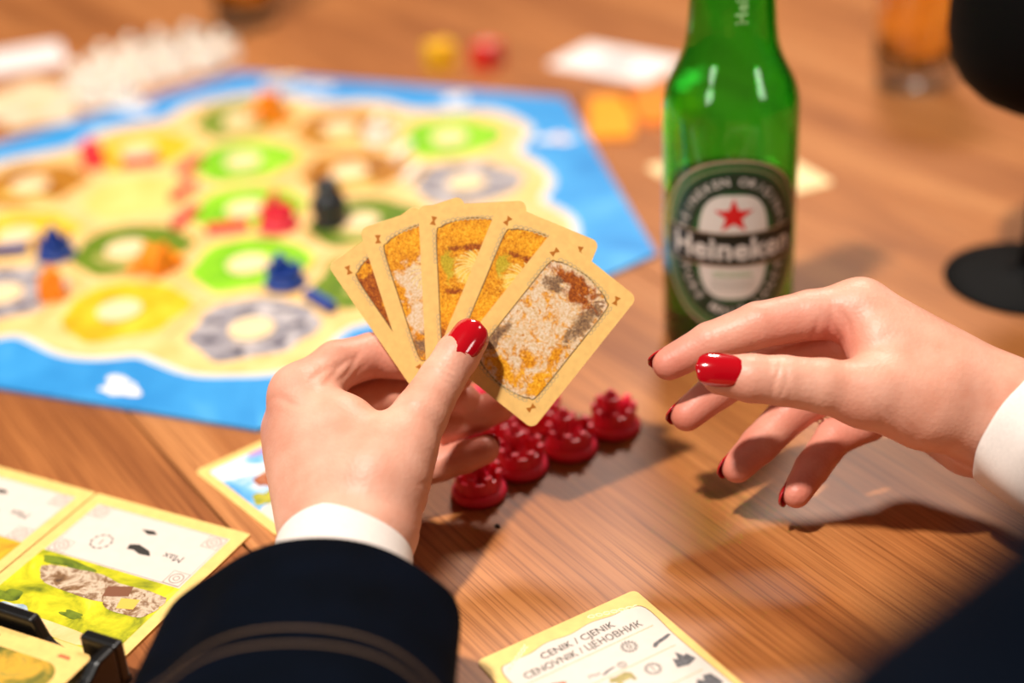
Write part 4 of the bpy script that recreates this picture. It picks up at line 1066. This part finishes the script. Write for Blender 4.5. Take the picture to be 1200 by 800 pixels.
wrap([strip([(-10, -17.5-k*2), (-5, -17.5-k*2), (0, -17.5-k*2), (5, -17.5-k*2), (10, -17.5-k*2)], .7, 0) for k in range(3)], ZC, .18, mat('label_grey', (170, 174, 164), .4), 'fine_print')
star = []
for i in range(10):
    r_ = 9.3 if i % 2 == 0 else 3.7; a = math.pi/2+i*math.pi/5; star.append((r_*math.cos(a), r_*math.sin(a)))
wrap([fan_fill(star)], ZC+16.3, .24, LRED, 'red_star')
# neck lettering, running upwards
vv, ff = text_2d('Heineken', 7.6, .2, 1.1, align='LEFT')
bmv = []
for x, y in vv:
    zz = 167+x; rr = float(np.interp(zz, [p[1] for p in outer], [p[0] for p in outer]))+.15
    a = face+.16-y/rr; bmv.append((rr*math.cos(a), rr*math.sin(a), zz))
link('neck_lettering', pyd(bmv, ff), mat('neck_print', (150, 196, 130), .4), bottle)

# ------------------------------------------------------------------ goblet and beer glasses
MATTE = mat('matte_black', (3, 3, 3), .7, .12)
GP = ground(1203, 327)
gob = thing('black_goblet', 'matte black wine goblet with thin stem and round foot', 'goblet', GP)
link('foot', lathe([(42, 0), (43, .8), (42.5, 1.8), (30, 3.0), (14, 5.0), (6, 8), (5, 10)], 64), MATTE, gob, smooth=True)
link('stem', lathe([(5.2, 9.5), (4.4, 16), (4.1, 50), (4.2, 80), (5.4, 90), (7, 94)], 32), MATTE, gob, smooth=True)
BW = [(3, 93.5), (11, 94.5), (22, 98), (32, 104), (39.5, 112), (44.5, 122), (46.8, 134), (47, 147), (45.5, 166), (41.5, 190), (39, 206)]
BW = [(r_*(1+.10*min(1, r_/30)), z_) for r_, z_ in BW]
link('bowl', lathe(BW+[(r_-1.2, z_+(.9 if z_ < 120 else 0)) for r_, z_ in BW[::-1][:-1]]+[(2, 95)], 64), MATTE, gob, smooth=True)
CLEAR = glass('clear_glass', (1, 1, 1, 1), 1.46); 
AMBER = glass('amber_beer', (1.0, .62, .10, 1), 1.34)
def beer_glass(px, label):
    g = thing('beer_glass', label, 'glass', ground(*px), 0, 'glasses of beer')
    pr = [(23.5, 0), (25, 1), (25.5, 4), (27, 40), (30, 90), (31.5, 140), (30.0, 140), (28.4, 90), (25.5, 40), (24.0, 15), (20, 13.5), (.5, 13)]
    link('glass_body', lathe(pr, 48), CLEAR, g, smooth=True)
    link('beer', lathe([(.5, 13.2), (19.9, 13.7), (23.8, 15.2), (25.3, 40), (28.2, 90), (28.9, 108)], 48), AMBER, g, smooth=True)
    link('foam', lathe([(28.9, 108.2), (29.3, 120), (20, 121.5), (1, 122)], 48), mat('beer_foam', (246, 236, 214), .9), g, smooth=True)
    return g
beer_glass((1068, 98), 'glass of amber beer standing alone beyond the green bottle and black goblet')
beer_glass((290, 27), 'glass of amber beer standing beyond the white town pieces')
cr = link('crumb', pyd(*(lambda b_: ([(x, y, 0) for x, y in b_]+[(x*.6, y*.6, 1.0) for x, y in b_], [list(range(8))[::-1], list(range(8, 16))]+[[i, (i+1) % 8, 8+(i+1) % 8, 8+i] for i in range(8)]))(blob(0, 0, 1.4, 1.1, 5, n=8))), mat('crumb_brown', (46, 26, 14), .8))
p = ground(583, 617); cr.location = (p[0]*.001, p[1]*.001, 0.0); tag(cr, 'tiny dark crumb on bare wood between cards and red pieces', 'crumb')
